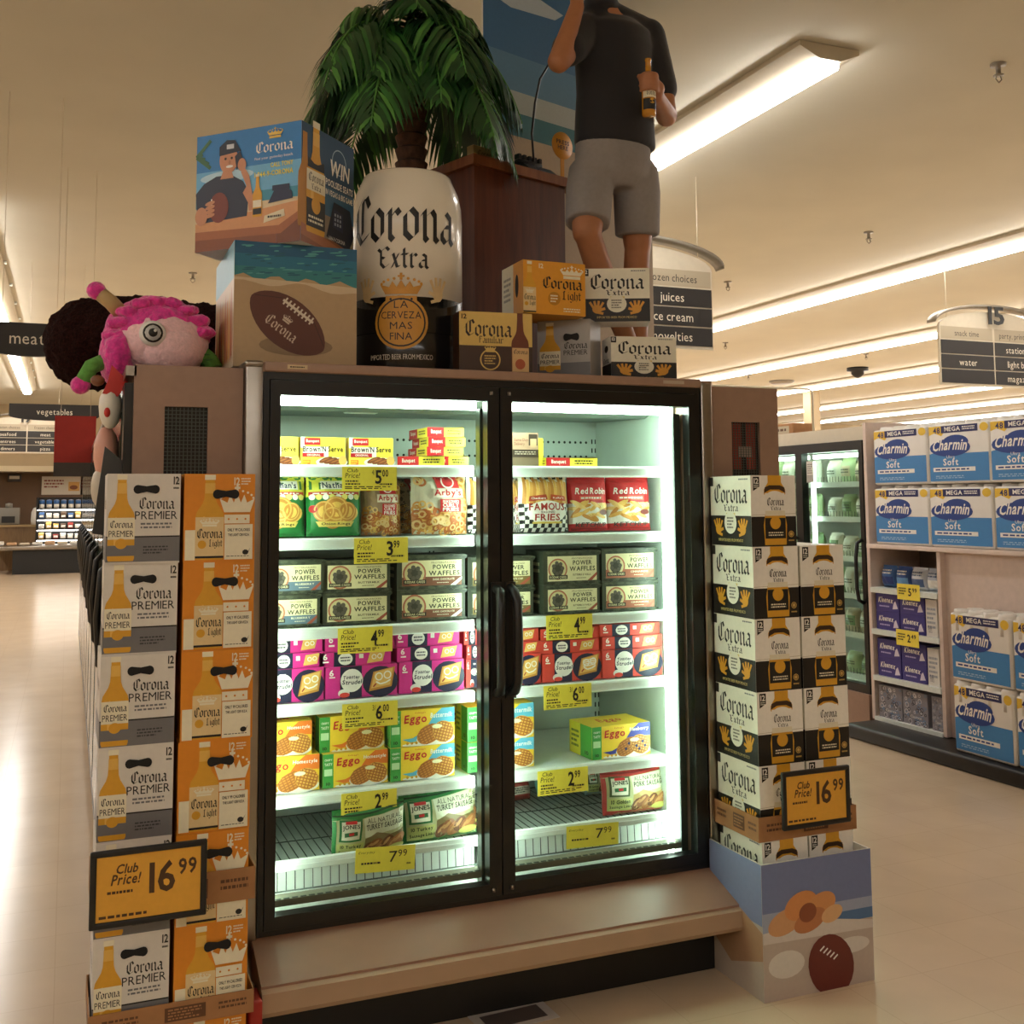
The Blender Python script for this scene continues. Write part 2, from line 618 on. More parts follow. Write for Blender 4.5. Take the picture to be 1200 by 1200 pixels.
def dup(root, loc, rz=None, label=None, group=None):
    def cp(o, parent):
        c = o.copy()
        COL.objects.link(c)
        if parent:
            c.parent = parent
        for ch in KIDS.get(o.name, []):
            cp(ch, c)
        return c
    c = cp(root, None)
    c.location = loc
    if rz is not None:
        c.rotation_euler.z = rz
    if label:
        c['label'] = label
    if group:
        c['group'] = group
    return c


KIDS = {}


def kids(root):
    """Remember the parts of a thing so that copies take them along."""
    for o in bpy.data.objects:
        if o.parent:
            KIDS.setdefault(o.parent.name, [])
            if o not in KIDS[o.parent.name]:
                KIDS[o.parent.name].append(o)


E_ = 0.00035


def carton(w, d, h, body, top=None):
    """Upright carton, front face on local y=0 looking to -y; returns builder and its four printable faces."""
    mb = MB()
    mb.box((-w / 2, 0, 0), (w / 2, d, h), body)
    F = Art(mb, lambda u, v, l: ((u - .5) * w, -E_ * l, v * h), w, h)
    L = Art(mb, lambda u, v, l: (-w / 2 - E_ * l, d * (1 - u), v * h), d, h)
    Rr = Art(mb, lambda u, v, l: (w / 2 + E_ * l, d * u, v * h), d, h)
    T = Art(mb, lambda u, v, l: ((u - .5) * w, v * d, h + E_ * l), w, d)
    return mb, F, L, Rr, T


def pillow(w, h, t, body, nx=14, ny=16, seam=.05, taper=.06, bw=.0):
    """Filled plastic bag standing on its bottom seam; returns builder and its printable front."""
    def b(u, v):
        a = max(0.0, 1 - abs(2 * u - 1) ** 2.6)
        vv = min(1.0, max(0.0, (v - seam * .4) / (1 - seam * 1.6)))
        c = max(0.0, 1 - abs(2 * vv - 1) ** 3.0)
        return (a ** .6) * (c ** .55)

    def P(u, v, l):
        wob = 1 - taper * (abs(2 * v - 1) ** 4) * .0 + taper * math.sin(v * 9 + w * 50) * .25
        x = (u - .5) * w * wob
        y = -t / 2 * b(u, v) - E_ * 2.2 * l - .0025 * math.sin(u * 17 + v * 11) * b(u, v)
        return (x, y, v * h)
    mb = MB()
    vs = [P(i / nx, j / ny, 0) for j in range(ny + 1) for i in range(nx + 1)]
    fs = [(j * (nx + 1) + i, j * (nx + 1) + i + 1, (j + 1) * (nx + 1) + i + 1, (j + 1) * (nx + 1) + i) for j in range(ny) for i in range(nx)]
    mb.add(vs, fs, body, True)
    mb.add([(x, -y + .0008, z) for x, y, z in vs], [tuple(reversed(f)) for f in fs], body, True)
    return mb, Art(mb, P, w, h, maxlen=max(w, h) / 11)

# ------------------------------------------------------------------ room shell
RX0, RX1, RY0, RY1 = -7.0, 30.0, -6.0, 31.0
m = MB()
m.box((RX0, RY0, -.1), (RX1, RY1, 0), floor_mat())
struct('floor', m)
m = MB()
m.box((RX0, RY0, CEIL), (RX1, RY1, CEIL + .1), M_CEIL)
struct('ceiling', m)
for nm, a, b, mm in (('wall_left', (RX0 - .1, RY0, 0), (RX0, RY1, CEIL), M_WALL), ('wall_right', (RX1, RY0, 0), (RX1 + .1, RY1, CEIL), M_WALL),
                     ('wall_front', (RX0, RY0 - .1, 0), (RX1, RY0, CEIL), M_WALL), ('wall_back', (RX0, RY1, 0), (RX1, RY1 + .1, CEIL), M_BROWNWALL)):
    m = MB()
    m.box(a, b, mm)
    struct(nm, m)
m = MB()
m.box((RX0, RY1 - 1.2, 2.42), (RX1, RY1 - .002, CEIL), M_WALL)
m.box((RX0, RY1 - 1.25, 2.42), (RX1, RY1 - 1.2, 2.56), mat('cream_trim', '#d8c9a8', .5))
struct('trim_1', m)

# ceiling strip lights: enamel channel, long tube, clips
HS = CEIL - 1.62 - .07


def strip(x, y0, y1, label, name='ceiling_light', clips=True):
    w = .16 if True else .2
    t = thing(name, label, 'ceiling light', (x, y0, CEIL), 0, 'fluorescent strips on the ceiling')
    m = MB()
    L = y1 - y0
    m.prism([(-.2, -.002), (.2, -.002), (.2, -.03), (.07, -.085), (-.07, -.085), (-.2, -.03)], L, M_HOUS)
    m.build('housing', t)
    m = MB()
    m.prism([(-.085, -.086), (.085, -.086), (.075, -.12), (.04, -.135), (-.04, -.135), (-.075, -.12)], L - .06, M_TUBE, o=.03)
    m.build('tube', t)
    if clips:
        m = MB()
        n = int(L / 1.22)
        for i in range(1, n):
            m.box((.2, i * 1.22 - .03, -.03), (.23, i * 1.22 + .03, -.005), M_SHELF)
        m.build('mounting_clip', t)['kind'] = 'stuff'
    return t


SF = (CEIL - 1.62 - .12) / 2.2
for (x, y0, y1, lb) in ((3.55, 4.35, 30, 'fluorescent ceiling strip passing behind the man in black polo and ending above the freezer'),
                        (7.78, 1.0, 30, 'fluorescent ceiling strip ending behind the aisle sign with juices on it'),
                        (11.02, 1.0, 30, 'third fluorescent ceiling strip over from the man, just above the freezer corner'),
                        (13.97, 4.4, 30, 'fluorescent ceiling strip meeting the aisle 15 sign at its lower black panels'),
                        (17.33, 4.4, 30, 'fluorescent ceiling strip just below the aisle 15 sign'),
                        (20.4, 4.4, 30, 'second lowest long fluorescent strip over the toilet paper packs'),
                        (23.4, 4.4, 30, 'lowest fluorescent strip over the toilet paper packs'),
                        (-.82, 9.0, 25.5, 'fluorescent ceiling strip between the meat and vegetables signs')):
    strip(x * SF, y0 * SF if y0 > 0 else y0, min(y1, RY1 - 1.4), lb)
strip(-3.6 * SF, -4, 29, 'fluorescent ceiling strip over the far left aisle out of view')
for i, yy in enumerate((-3.4,)):  # unseen strip, added as fill for the fronts facing the near aisle
    t = strip(-2.5, 0, 7, 'unseen ceiling strip added behind the viewer for fill light')
    t.location = (-4.0, yy, CEIL)
    t.rotation_euler.z = -PI / 2

# sprinklers, detectors, pipe, column, on the ceiling
for i, (px, py, lb) in enumerate(((853, 335, 'small sprinkler head hanging from the ceiling beside the juices sign'), (850, 405, 'small sprinkler head below and beside the juices sign'),
                                  (877, 442, 'small sprinkler head between two strips above the freezer corner'), (1015, 418, 'small sprinkler head on the ceiling above the right-side cooler'),
                                  (1018, 278, 'small sprinkler head high on the ceiling between two strips'), (226, 325, 'sprinkler head on the ceiling above the pink plush toy'),
                                  (1170, 85, 'sprinkler head on the ceiling in the upper corner'))):
    p = at(px, py, Z=CEIL - .05)
    m = MB()
    m.lathe([(.045, 0), (.045, -.01), (.015, -.012), (.015, -.06), (.03, -.065), (.03, -.07)], M_SIGNG, 12)
    m.tube([(.012, 0, -.06), (.022, 0, -.09), (0, 0, -.11)], .004, M_SIGNG, 6)
    m.tube([(-.012, 0, -.06), (-.022, 0, -.09), (0, 0, -.11)], .004, M_SIGNG, 6)
    o = m.build('sprinkler', None, (p.x, p.y, CEIL))
    tag(o, lb, 'sprinkler', 'ceiling sprinklers')
for px, py, lb in ((1005, 434, 'dark dome camera on the ceiling above the cooler doors'), (916, 449, 'flat round smoke detector on the ceiling above the beer stack')):
    p = at(px, py, Z=CEIL - .05)
    dk = 'camera' in lb
    m = MB()
    m.lathe([(.2, 0), (.2, -.06), (.12, -.07), (.12, -.12), (.06, -.18), (0.001, -.2)] if dk else [(.26, 0), (.26, -.03), (.2, -.06), (.001, -.065)], M_BLKP if dk else M_SIGNG, 20)
    o = m.build('dome_camera' if dk else 'smoke_detector', None, (p.x, p.y, CEIL))
    tag(o, lb, 'camera' if dk else 'smoke detector')

p = at(951, 470, Y=20)
m = MB()
m.box((p.x - .13, 19.87, 0), (p.x + .13, 20.13, CEIL), M_WALL)
struct('column_1', m)
m = MB()
m.tube([(4.1, 7.03, 2.48), (5.42, 7.03, 2.48), (5.45, 7.03, 2.46), (5.45, 7.03, 2.133)], .009, M_SIGNW, 8)
m.box((5.38, 6.96, 2.131), (5.52, 7.1, 2.14), M_SIGNW)
tag(m.build('sign_pole'), 'thin cream pole with a long arm standing on the cooler row', 'pole')


# hanging signs
def aisle_sign(x, y, w, zb, num, heads, rows, label):
    """Arched number board, heading strip, dark panels under it."""
    t = thing('aisle_sign', label, 'aisle sign', (x, y, zb), 0, 'hanging aisle signs')
    ph = .15
    hh = ph * 3 + .02
    m = MB()
    m.box((-w / 2, -.015, 0), (w / 2, .015, hh + .14), M_SIGNW)
    pts = [(-w / 2, hh + .14), (w / 2, hh + .14)] + [(w / 2 * math.cos(a), hh + .14 + .17 * math.sin(a)) for a in [PI * i / 16 for i in range(1, 16)]]
    m.prism(pts, .03, M_SIGNW, o=-.015)
    A = Art(m, lambda u, v, l: ((u - .5) * w, -.016 - E_ * 2 * l, hh + v * .14), w, .14)
    half = len(heads)
    for i, hd in enumerate(heads):
        A.rect(i / half + .01, .04, (i + 1) / half - .01, .96, mat('sign_beige', '#b3a58c', .5), 1)
        A.tx(hd, (i + .5) / half, .5, .42, k('#39332d'), 2, 0, 0, .9 / half, .85)
    m.build('board', t)
    m = MB()
    arc = [(w / 2 * 1.12 * math.cos(a), 0, hh + .15 + .2 * math.sin(a)) for a in [PI * (.02 + .96 * i / 20) for i in range(21)]]
    vs, fs = [], []
    for i, (ax, ay, az) in enumerate(arc):
        vs += [(ax, -.06, az), (ax, .06, az), (ax, .06, az + .03), (ax, -.06, az + .03)]
        if i:
            o = 4 * (i - 1)
            for j in range(4):
                fs.append((o + j, o + (j + 1) % 4, o + 4 + (j + 1) % 4, o + 4 + j))
    m.add(vs, fs + [(0, 3, 2, 1), (80, 81, 82, 83)], M_SIGNG, True)
    m.build('arch', t)
    m = MB()
    A = Art(m, lambda u, v, l: ((u - .5) * w, -.07 - E_ * 2 * l, hh + .13 + v * .3), w, .3)
    n = len(num)
    A.tx(num, .5, .46, .6, M_BLKP, 1, 1, 0, .9, 1.12)
    vs0 = list(m.v)
    m.v = vs0 + [(a_, b_ + .008, c_) for a_, b_, c_ in vs0]
    n0 = len(vs0)
    f0 = list(m.f)
    for f in f0:
        m.f.append(tuple(n0 + i for i in reversed(f)))
        m.mi.append(m.mi[0])
        m.sm.append(False)
        for i in range(len(f)):
            m.f.append((f[i], f[(i + 1) % len(f)], n0 + f[(i + 1) % len(f)], n0 + f[i]))
            m.mi.append(m.mi[0])
            m.sm.append(False)
    m.build('number', t)
    for ci in range(half):
        for ri in range(3):
            tx = rows[ci][ri]
            x0, x1 = -w / 2 + ci * w / half + .012, -w / 2 + (ci + 1) * w / half - .012
            z1 = hh - ri * ph - .006
            m = MB()
            m.box((x0, -.022, z1 - ph + .012), (x1, -.0155, z1), M_SIGNB)
            A = Art(m, lambda u, v, l: (x0 + u * (x1 - x0), -.0225 - E_ * l, z1 - ph + .012 + v * (ph - .012)), x1 - x0, ph - .012)
            if tx:
                A.tx(tx, .5, .48, .5, k('#e8dfca'), 1, 0, 0, .92, .9)
            m.build('name_panel', t)
    for sx in (-.42, .42):
        m = MB()
        m.tube([(sx * w, 0, hh + .2), (sx * w, 0, CEIL - zb - .001)], .0035, M_SIGNW, 6)
        m.build('hanging_wire', t)
    return t


def sign_pos(px, py, zb):
    d = at(px, py, Y=1)
    return (zb - CAMZ) / (d.z - CAMZ)


y15 = sign_pos(1102, 451, 2.75)
x15 = at(1102, 451, Y=y15).x
aisle_sign(x15 + .72, y15, 1.44, 2.75, '15', ['snack time', 'party, print, paper'], [['', 'water', ''], ['stationery', 'light bulbs', 'magazines']], 'hanging aisle 15 sign listing water, stationery, light bulbs and magazines')
y16 = sign_pos(835, 411, 2.75)
x16 = at(835, 411, Y=y16).x
aisle_sign(x16 - .72, y16, 1.44, 2.75, '16', ['frozen choices', 'frozen choices'], [['breakfast', 'ice', 'dinners'], ['juices', 'ice cream', 'novelties']], 'hanging aisle 16 sign listing juices and ice cream, behind the beer cartons')
y17 = 25.0
p17 = at(31, 531, Y=y17)
aisle_sign(p17.x, y17, 1.44, p17.z, '17', ['frozen choices', 'frozen choices'], [['seafood', 'entrees', 'dinners'], ['meat', 'vegetables', 'pizza']], 'hanging aisle 17 sign listing seafood, entrees, meat and pizza')


def dept_sign(pxc, pyc, Y, w, h, txt, label, tw, off):
    p = at(pxc, pyc, Y=Y)
    t = thing('department_sign', label, 'department sign', (p.x, Y, p.z), 0, 'dark department signs over the aisle')
    m = MB()
    pts = [(-w / 2, h / 2), (w / 2, h / 2), (w / 2, -h * .25)] + [(w / 2 * math.cos(a), -h * .25 + h * .3 * -math.sin(a)) for a in [PI * i / 14 for i in range(1, 14)]] + [(-w / 2, -h * .25)]
    m.prism(pts, .04, M_SIGNB)
    A = Art(m, lambda u, v, l: ((u - .5) * w, -E_ * 2 * l, (v - .5) * h), w, h)
    A.tx(txt, .5 + off, .52, .38, k('#e8dfca'), 1, 0, 0, .9, .85)
    m.build('board', t)
    for sx in (-.3, .3):
        m = MB()
        m.tube([(sx * w, .02, h / 2), (sx * w, .02, CEIL - p.z - .001)], .002, M_SIGNW, 6)
        m.build('hanging_wire', t)


dept_sign(34, 397, 7.0, .5, .19, 'meat', 'dark hanging department sign reading meat', .34, -.02)
dept_sign(64, 483, 12.0, .85, .16, 'vegetables', 'dark hanging department sign reading vegetables', .55, .0)
p = at(88, 518, Y=8.5)
t = thing('red_banner', 'red hanging banner with a dark lower band beside the aisle 17 sign', 'banner', (p.x, 8.5, p.z))
m = MB()
m.box((-.14, 0, -.15), (.14, .02, .19), mat('red_banner_cloth', '#a3271d', .6, noise=.05))
m.build('cloth', t)
m = MB()
m.box((-.14, -.004, -.25), (.14, .024, -.15), mat('grey_banner_band', '#4a433e', .6, noise=.05))
m.build('lower_band', t)
for sx in (-.1, .1):
    m = MB()
    m.tube([(sx, .01, .19), (sx, .01, CEIL - p.z - .001)], .002, M_SIGNW, 6)
    m.build('hanging_wire', t)

# ------------------------------------------------------------------ end-cap display freezer
FX0, FX1, FY = .552, 2.122, 3.39
YB = 4.12
fz = thing('display_freezer', 'two-door glass display freezer filled with frozen food, black frame on a beige base', 'freezer', (0, 0, 0))
m = MB()
m.box((FX0 - .05, FY + .04, .12), (.585, 4.6, 2.02), M_PANEL)
m.box((2.075, FY + .04, .12), (FX1 + .05, 4.6, 2.02), M_PANEL)
m.box((FX0 - .05, YB + .02, .12), (FX1 + .05, 4.6, 2.02), M_PANEL)
m.box((FX0 - .05, FY - .01, 2.023), (FX1 + .05, 4.6, 2.05), M_PANEL)
m.box((FX0 - .05, FY + .06, .05), (FX1 + .05, 4.3, .3), M_PANEL)
m.build('cabinet_body', fz)
m = MB()
m.box((.585, FY + .06, .3), (2.075, YB + .02, .34), M_LINER)
m.box((.585, FY + .08, 2.0), (2.075, YB + .02, 2.022), M_LINER)
m.box((.585, YB, .34), (2.075, YB + .02, 2.0), M_LINER)
m.box((.5852, FY + .09, .34), (.595, YB, 2.0), M_LINER)
m.box((2.065, FY + .09, .34), (2.0748, YB, 2.0), M_LINER)
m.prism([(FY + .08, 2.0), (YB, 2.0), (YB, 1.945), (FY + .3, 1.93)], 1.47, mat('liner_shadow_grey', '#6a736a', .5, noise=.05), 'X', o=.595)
A = Art(m, lambda u, v, l: (.6 + u * 1.46, YB - .0005 * l, .34 + v * 1.6), 1.46, 1.6)
for i in range(58):
    for z in (1.80, 1.86, 1.74):
        A.disc((i * .025 + .02) / 1.46, (z - .34) / 1.6, .0038, M_HOLE, 1, 8)
for xx in (.61, 1.33, 2.05):
    A.rect((xx - .62) / 1.46, .02, (xx - .58) / 1.46, .97, M_LINER, 2)
    for j in range(40):
        A.rect((xx - .606) / 1.46, .03 + j * .0235, (xx - .6) / 1.46, .042 + j * .0235, M_HOLE, 3)
        A.rect((xx - .59) / 1.46, .03 + j * .0235, (xx - .584) / 1.46, .042 + j * .0235, M_HOLE, 3)
m.build('liner', fz)
m = MB()
m.prism([(FY + .05, .329), (FY - .005, .329), (3.2, .265), (3.2, .255), (FY + .05, .2)], FX1 - FX0 + .03, M_KICK, 'X', o=FX0 - .015)
m.build('kick_panel', fz)
m = MB()
m.prism([(3.2, .258), (3.185, .25), (3.18, .2), (3.19, .185), (3.24, .18), (3.3, .24)], FX1 - FX0 + .03, M_BUMP, 'X', o=FX0 - .015)
m.build('bumper', fz)
m = MB()
m.rbox((FX0 - .055, 3.165, .13), (FX0 - .016, 3.26, .245), .008, mat('red_bumper_end', '#a8261c', .5, noise=.05))
m.build('bumper_end', fz)['label'] = 'red plastic bumper end'
m = MB()
m.box((FX0, 3.36, 0), (FX1, 4.55, .2), M_BLKP)
m.build('toe_kick', fz)
for x0, x1 in ((FX0 - .055, FX0 - .002), (FX1 + .003, FX1 + .05)):
    m = MB()
    m.rbox((x0, FY - .012, .02), (x1, FY + .07, 2.043), .006, M_STEEL)
    m.build('corner_post', fz)
m = MB()
m.rbox((FX0 - .06, FY - .02, 2.036), (FX0 - .002, FY + .12, 2.056), .008, M_STEEL)
m.build('corner_cap', fz)
m = MB()
m.rbox((FX0, FY - .016, 2.024), (FX1 + .002, FY + .02, 2.054), .004, M_PANEL)
A = Art(m, lambda u, v, l: (FX0 + u * (FX1 - FX0), FY - .0165 - E_ * l, 2.024 + v * .03), FX1 - FX0, .03)
A.rect(.045, .3, .085, .75, k('#c9b48e'), 1)
A.fine(.05, .4, .08, .65, 1, BLACK, 2)
A.rect(.9, .3, .955, .7, k('#b5a593'), 1)
m.build('top_trim', fz)
m = MB()
fo = .018
m.box((FX0, FY - .005, .329), (FX0 + fo, FY + .075, 2.023), M_BLK)
m.box((FX1 - fo, FY - .005, .329), (FX1, FY + .075, 2.023), M_BLK)
m.box((FX0 + fo, FY - .005, .329), (FX1 - fo, FY + .075, .345), M_BLK)
m.box((FX0 + fo, FY - .005, 2.0), (FX1 - fo, FY + .075, 2.023), M_BLK)
m.box((1.325, FY + .04, .345), (1.35, FY + .11, 2.0), M_BLK)
m.build('door_frame', fz)
# the bays' light poles and tubes
GREY_M = mat('mullion_grey', '#3b423a', .3, .4, noise=.06)
for x0, x1 in ((1.285, 1.325), (2.040, 2.066)):
    m = MB()
    m.box((x0, FY + .045, .36), (x1, FY + .085, 1.93), GREY_M)
    m.build('light_mullion', fz)
for x, y, s in ((2.027, FY + .095, 1), (1.302, FY + .092, 1), (.603, FY + .055, 1), (1.362, FY + .055, 1)):
    m = MB()
    m.box((x - .006, y - .006, .36), (x + .008, y + .012, 1.93), M_FTUBE)
    m.build('vertical_lamp', fz)
for x0, x1 in ((.6, 1.29), (1.36, 2.05)):
    m = MB()
    m.prism([(FY + .095, 1.995), (FY + .16, 1.995), (FY + .15, 1.965), (FY + .11, 1.935), (FY + .1, 1.935)], x1 - x0, M_LINER, 'X', o=x0)
    m.prism([(FY + .0945, 1.963), (FY + .0995, 1.963), (FY + .125, 1.931), (FY + .095, 1.93)], x1 - x0, M_FTUBE, 'X', o=x0)
    m.build('top_lamp', fz)
p = at(422, 481, Y=3.75)
m = MB()
m.rbox((p.x - .06, 3.72, p.z - .012), (p.x + .06, 3.76, p.z + .02), .006, M_SHELF)
m.box((p.x - .045, 3.717, p.z - .006), (p.x - .02, 3.7195, p.z + .006), M_HOLE)
m.box((p.x - .01, 3.717, p.z - .006), (p.x + .04, 3.7195, p.z + .006), M_HOLE)
m.build('fan_bracket', fz)


def door(x0, x1, gx0, gx1, hx0, hs):
    m = MB()
    gz0, gz1 = .385, 1.951
    z0, z1 = .348, 1.998
    y0, y1 = FY - .012, FY + .033
    m.box((x0, y0, z0), (gx0, y1, z1), M_BLK)
    m.box((gx1, y0, z0), (x1, y1, z1), M_BLK)
    m.box((gx0, y0, z0), (gx1, y1, gz0), M_BLK)
    m.box((gx0, y0, gz1), (gx1, y1, z1), M_BLK)
    d = m.build('door', fz)
    m = MB()
    m.box((gx0, FY - .003, gz0), (gx1, FY + .002, gz1), M_GLASS)
    m.build('glass_pane', d)
    m = MB()
    m.tube([(hx0, y0 - .002, .99), (hx0, y0 - .04, 1.0), (hx0 + hs * .004, y0 - .055, 1.03), (hx0 + hs * .006, y0 - .058, 1.16), (hx0 + hs * .004, y0 - .055, 1.29), (hx0, y0 - .04, 1.32), (hx0, y0 - .002, 1.33)], .016, M_BLKP, 10)
    m.box((hx0 - .018, y0 - .008, .97), (hx0 + .018, y0, 1.35), M_BLKP)
    m.build('handle', d)
    m = MB()
    for hz in (z0 + .02, z1 - .02):
        hxx = x0 + .03 if hs > 0 else x1 - .03
        m.tube([(hxx, y0 - .004, hz - .006), (hxx, y0 - .004, hz + .006)], .006, M_STEEL, 8)
    m.build('hinge_pin', d)


door(FX0 + fo + .002, 1.334, .604, 1.291, 1.318, -1)
door(1.338, FX1 - fo - .002, 1.381, 2.071, 1.368, 1)

SHELF = [1.738, 1.50, 1.214, .977, .695]
BAYS = ((.606, 1.29), (1.362, 2.045))
SY = 3.52
for z in SHELF:
    for x0, x1 in BAYS:
        m = MB()
        m.box((x0, SY, z - .036), (x1, YB - .02, z - .022), M_SHELF)
        m.box((x0, SY + .002, z - .022), (x1, YB - .002, z - .0035), M_SHELF)
        s_ = m.build('shelf', fz)
        m = MB()
        m.prism([(SY, z + .002), (SY - .005, z + .002), (SY - .009, z - .004), (SY - .011, z - .032), (SY - .006, z - .036), (SY, z - .036)], x1 - x0, M_RAIL, 'X', o=x0)
        for dz in (.008, .028):
            m.box((x0, SY - .0125, z - dz - .001), (x1, SY - .0095, z - dz + .001), M_SHELF)
        m.build('price_rail', s_)
BZ = .475
for x0, x1 in BAYS:
    x1 = x1 + .01
    m = MB()
    for i in range(int((x1 - x0) / .028) + 1):
        x = x0 + i * .028
        m.tube([(x, SY - .01, BZ - .065), (x, SY - .005, BZ), (x, YB - .03, BZ)], .0017, M_WIRE, 5)
    for y, z in ((SY - .01, BZ - .065), (YB - .03, BZ), (3.8, BZ - .004)):
        m.tube([(x0, y, z), (x1, y, z)], .0026, M_WIRE, 5)
    m.box((x0, SY + .05, BZ - .007), (x1, YB - .02, BZ - .004), mat('grey_deck', '#b9c2ba', .45))
    b_ = m.build('wire_basket', fz)
    m = MB()
    m.box((x0, SY + .03, .353), (x1, SY + .04, .464), M_SHELF)
    m.build('air_return_panel', fz)
    m = MB()
    m.prism([(SY - .012, BZ + .03), (SY - .018, BZ + .026), (SY - .02, BZ - .002), (SY - .012, BZ - .006)], x1 - x0, M_RAIL, 'X', o=x0)
    m.box((x0, SY - .0215, BZ + .01), (x1, SY - .0185, BZ + .013), M_SHELF)
    m.build('price_rail', b_)
    m = MB()
    m.box((x0, FY + .05, .39), (x1, FY + .1, .41), mat('grey_sill', '#6f6d5c', .5))
    m.box((x0, FY + .1, .345), (x1, YB, .352), M_SHELF)
    for i in range(26):
        m.box((x0 + .01 + i * .026, FY + .052, .4102), (x0 + .028 + i * .026, FY + .06, .4115), M_HOLE)
    m.build('air_grille', fz)

# end panels of the two long freezer rows behind the end cap
def row_end(x0, x1, y0, y1, label, win, name):
    t = thing(name, label, 'freezer', (0, 0, 0))
    m = MB()
    m.box((x0 + .002, y0 + .02, .1), (x1 - .002, y1, 2.0), M_PANEL)
    m.build('cabinet_body', t)
    m = MB()
    w0, w1, wz0, wz1 = win
    m.box((x0, y0, 0), (w0, y0 + .02, 2.035), M_PANEL)
    m.box((w1, y0, 0), (x1, y0 + .02, 2.035), M_PANEL)
    m.box((w0, y0, 0), (w1, y0 + .02, wz0), M_PANEL)
    m.box((w0, y0, wz1), (w1, y0 + .02, 2.035), M_PANEL)
    m.build('end_panel', t)
    m = MB()
    m.box((w0, y0 + .015, wz0), (w1, y0 + .0195, wz1), mat('vent_dark', '#221814', .6, noise=.3))
    n = 11
    for i in range(1, n):
        x = w0 + (w1 - w0) * i / n
        m.box((x - .001, y0 + .009, wz0), (x + .001, y0 + .012, wz1), M_WIRE)
    for i in range(1, 22):
        z = wz0 + (wz1 - wz0) * i / 22
        m.box((w0, y0 + .009, z - .001), (w1, y0 + .012, z + .001), M_WIRE)
    m.build('mesh_window', t)
    return t


tL = row_end(.174, .495, 3.42, 13.5, 'long freezer row with a beige end panel behind the white and orange beer stacks', (.263, .39, 1.66, 1.91), 'freezer_row')
tR = row_end(2.176, 2.488, 3.42, 8.0, 'long freezer row with a beige end panel behind the tall black and white beer stack', (2.28, 2.405, 1.70, 1.905), 'freezer_row')
m = MB()
m.box((2.285, 3.4315, 1.73), (2.33, 3.434, 1.9), mat('vent_red', '#8a2c22', .5))
m.box((2.35, 3.4312, 1.73), (2.39, 3.434, 1.9), mat('vent_red', '#8a2c22', .5))
m.box((2.315, 3.4305, 1.775), (2.375, 3.431, 1.815), k('#8d8078'))
m.build('red_pack_behind_mesh', tR)
m = MB()
m.box((.148, 3.44, .15), (.1735, 13.5, 1.98), M_BLK)
m.build('door_bank', tL)
for i in range(12):
    y = 3.5 + i * .8
    m = MB()
    m.tube([(.15, y, 1.0), (.12, y, 1.03), (.108, y, 1.2), (.12, y, 1.37), (.15, y, 1.4)], .013, M_BLKP, 8)
    m.box((.145, y + .06, .25), (.149, y + .74, 1.9), mat('dark_green_glass', '#2b3a31', .1, noise=.3, scale=6))
    m.build('door', tL)
m = MB()
m.box((.15, 3.42, 2.0), (.18, 13.5, 2.03), M_STEEL)
m.build('top_rail', tL)

# ------------------------------------------------------------------ price tags on the shelf rails
def price_tag(px0, px1, py0, py1, sh, big, sup, pre, club, label, tilt=0.0, y=SY - .016):
    a, b, c = at(px0, py0, Y=y), at(px1, py0, Y=y), at((px0 + px1) / 2, py1, Y=y)
    w = b.x - a.x
    top = (a.z + b.z) / 2
    h = top - c.z
    m = MB()
    m.box((-w / 2, 0, -h), (w / 2, .0012, 0), YEL)
    A = Art(m, lambda u, v, l: ((u - .5) * w, -E_ * l, (v - 1) * h), w, h)
    if club:
        A.text('Club', .09, .77, .29, .93, BLACK, 1, 0, .15)
        A.text('Price!', .06, .53, .32, .74, BLACK, 1, 0, .15)
        A.fine(.06, .22, .38, .46, 2, BLACK, 1, len(label))
        A.fine(.05, .06, .9, .2, 2, BLACK, 1, len(label) + 1)
        A.text(big, .6, .28, .72, .86, BLACK, 1, 1)
        A.text(sup, .73, .58, .84, .88, BLACK, 1, 1)
        if pre:
            A.text(pre, .54, .66, .6, .88, BLACK, 1)
        A.fine(.68, .2, .94, .34, 1, BLACK, 1, 4)
    else:
        A.text('Everyday', .05, .74, .32, .86, k('#6b6220'), 1, 0, .3)
        A.fine(.1, .3, .45, .45, 1, BLACK, 1, 3)
        A.text(big, .56, .36, .7, .8, BLACK, 1)
        A.text(sup, .71, .56, .86, .84, BLACK, 1)
        A.fine(.86, .2, .93, .34, 1, BLACK, 1)
    o = m.build('price_tag', None, ((a.x + b.x) / 2, y, top))
    o.rotation_euler = (R.uniform(-.02, .02), tilt, 0)
    tag(o, label, 'price tag', 'yellow price tags on the freezer shelves')


price_tag(401, 465, 547, 575, 0, '5', '00', '4/', 1, 'yellow price tag reading 5.00 on the top freezer shelf')
price_tag(415, 478, 630, 660, 0, '3', '99', '', 1, 'yellow price tag reading 3.99 under the curly fries bag')
price_tag(396, 460, 735, 765, 0, '4', '99', '', 1, 'yellow price tag reading 4.99 above the pink pastry boxes')
price_tag(401, 466, 823, 852, 0, '6', '00', '3/', 1, 'yellow price tag reading 6.00 below the pink pastry boxes')
price_tag(400, 465, 927, 957, 0, '2', '99', '', 1, 'yellow price tag mostly hidden by the green sausage bag')
price_tag(640, 694, 720, 749, 0, '4', '99', '', 1, 'yellow price tag reading 4.99 above the red pastry boxes')
price_tag(637, 693, 802, 830, 0, '6', '00', '3/', 1, 'yellow price tag reading 6.00 below the red pastry boxes')
price_tag(630, 689, 901, 930, 0, '2', '99', '', 1, 'yellow price tag reading 2.99 below the empty gap beside the blueberry waffles')
price_tag(417, 487, 992, 1021, 0, '7', '99', '', 0, 'yellow tag reading 7.99 hung on the basket under the green sausage bags', .05, SY - .026)
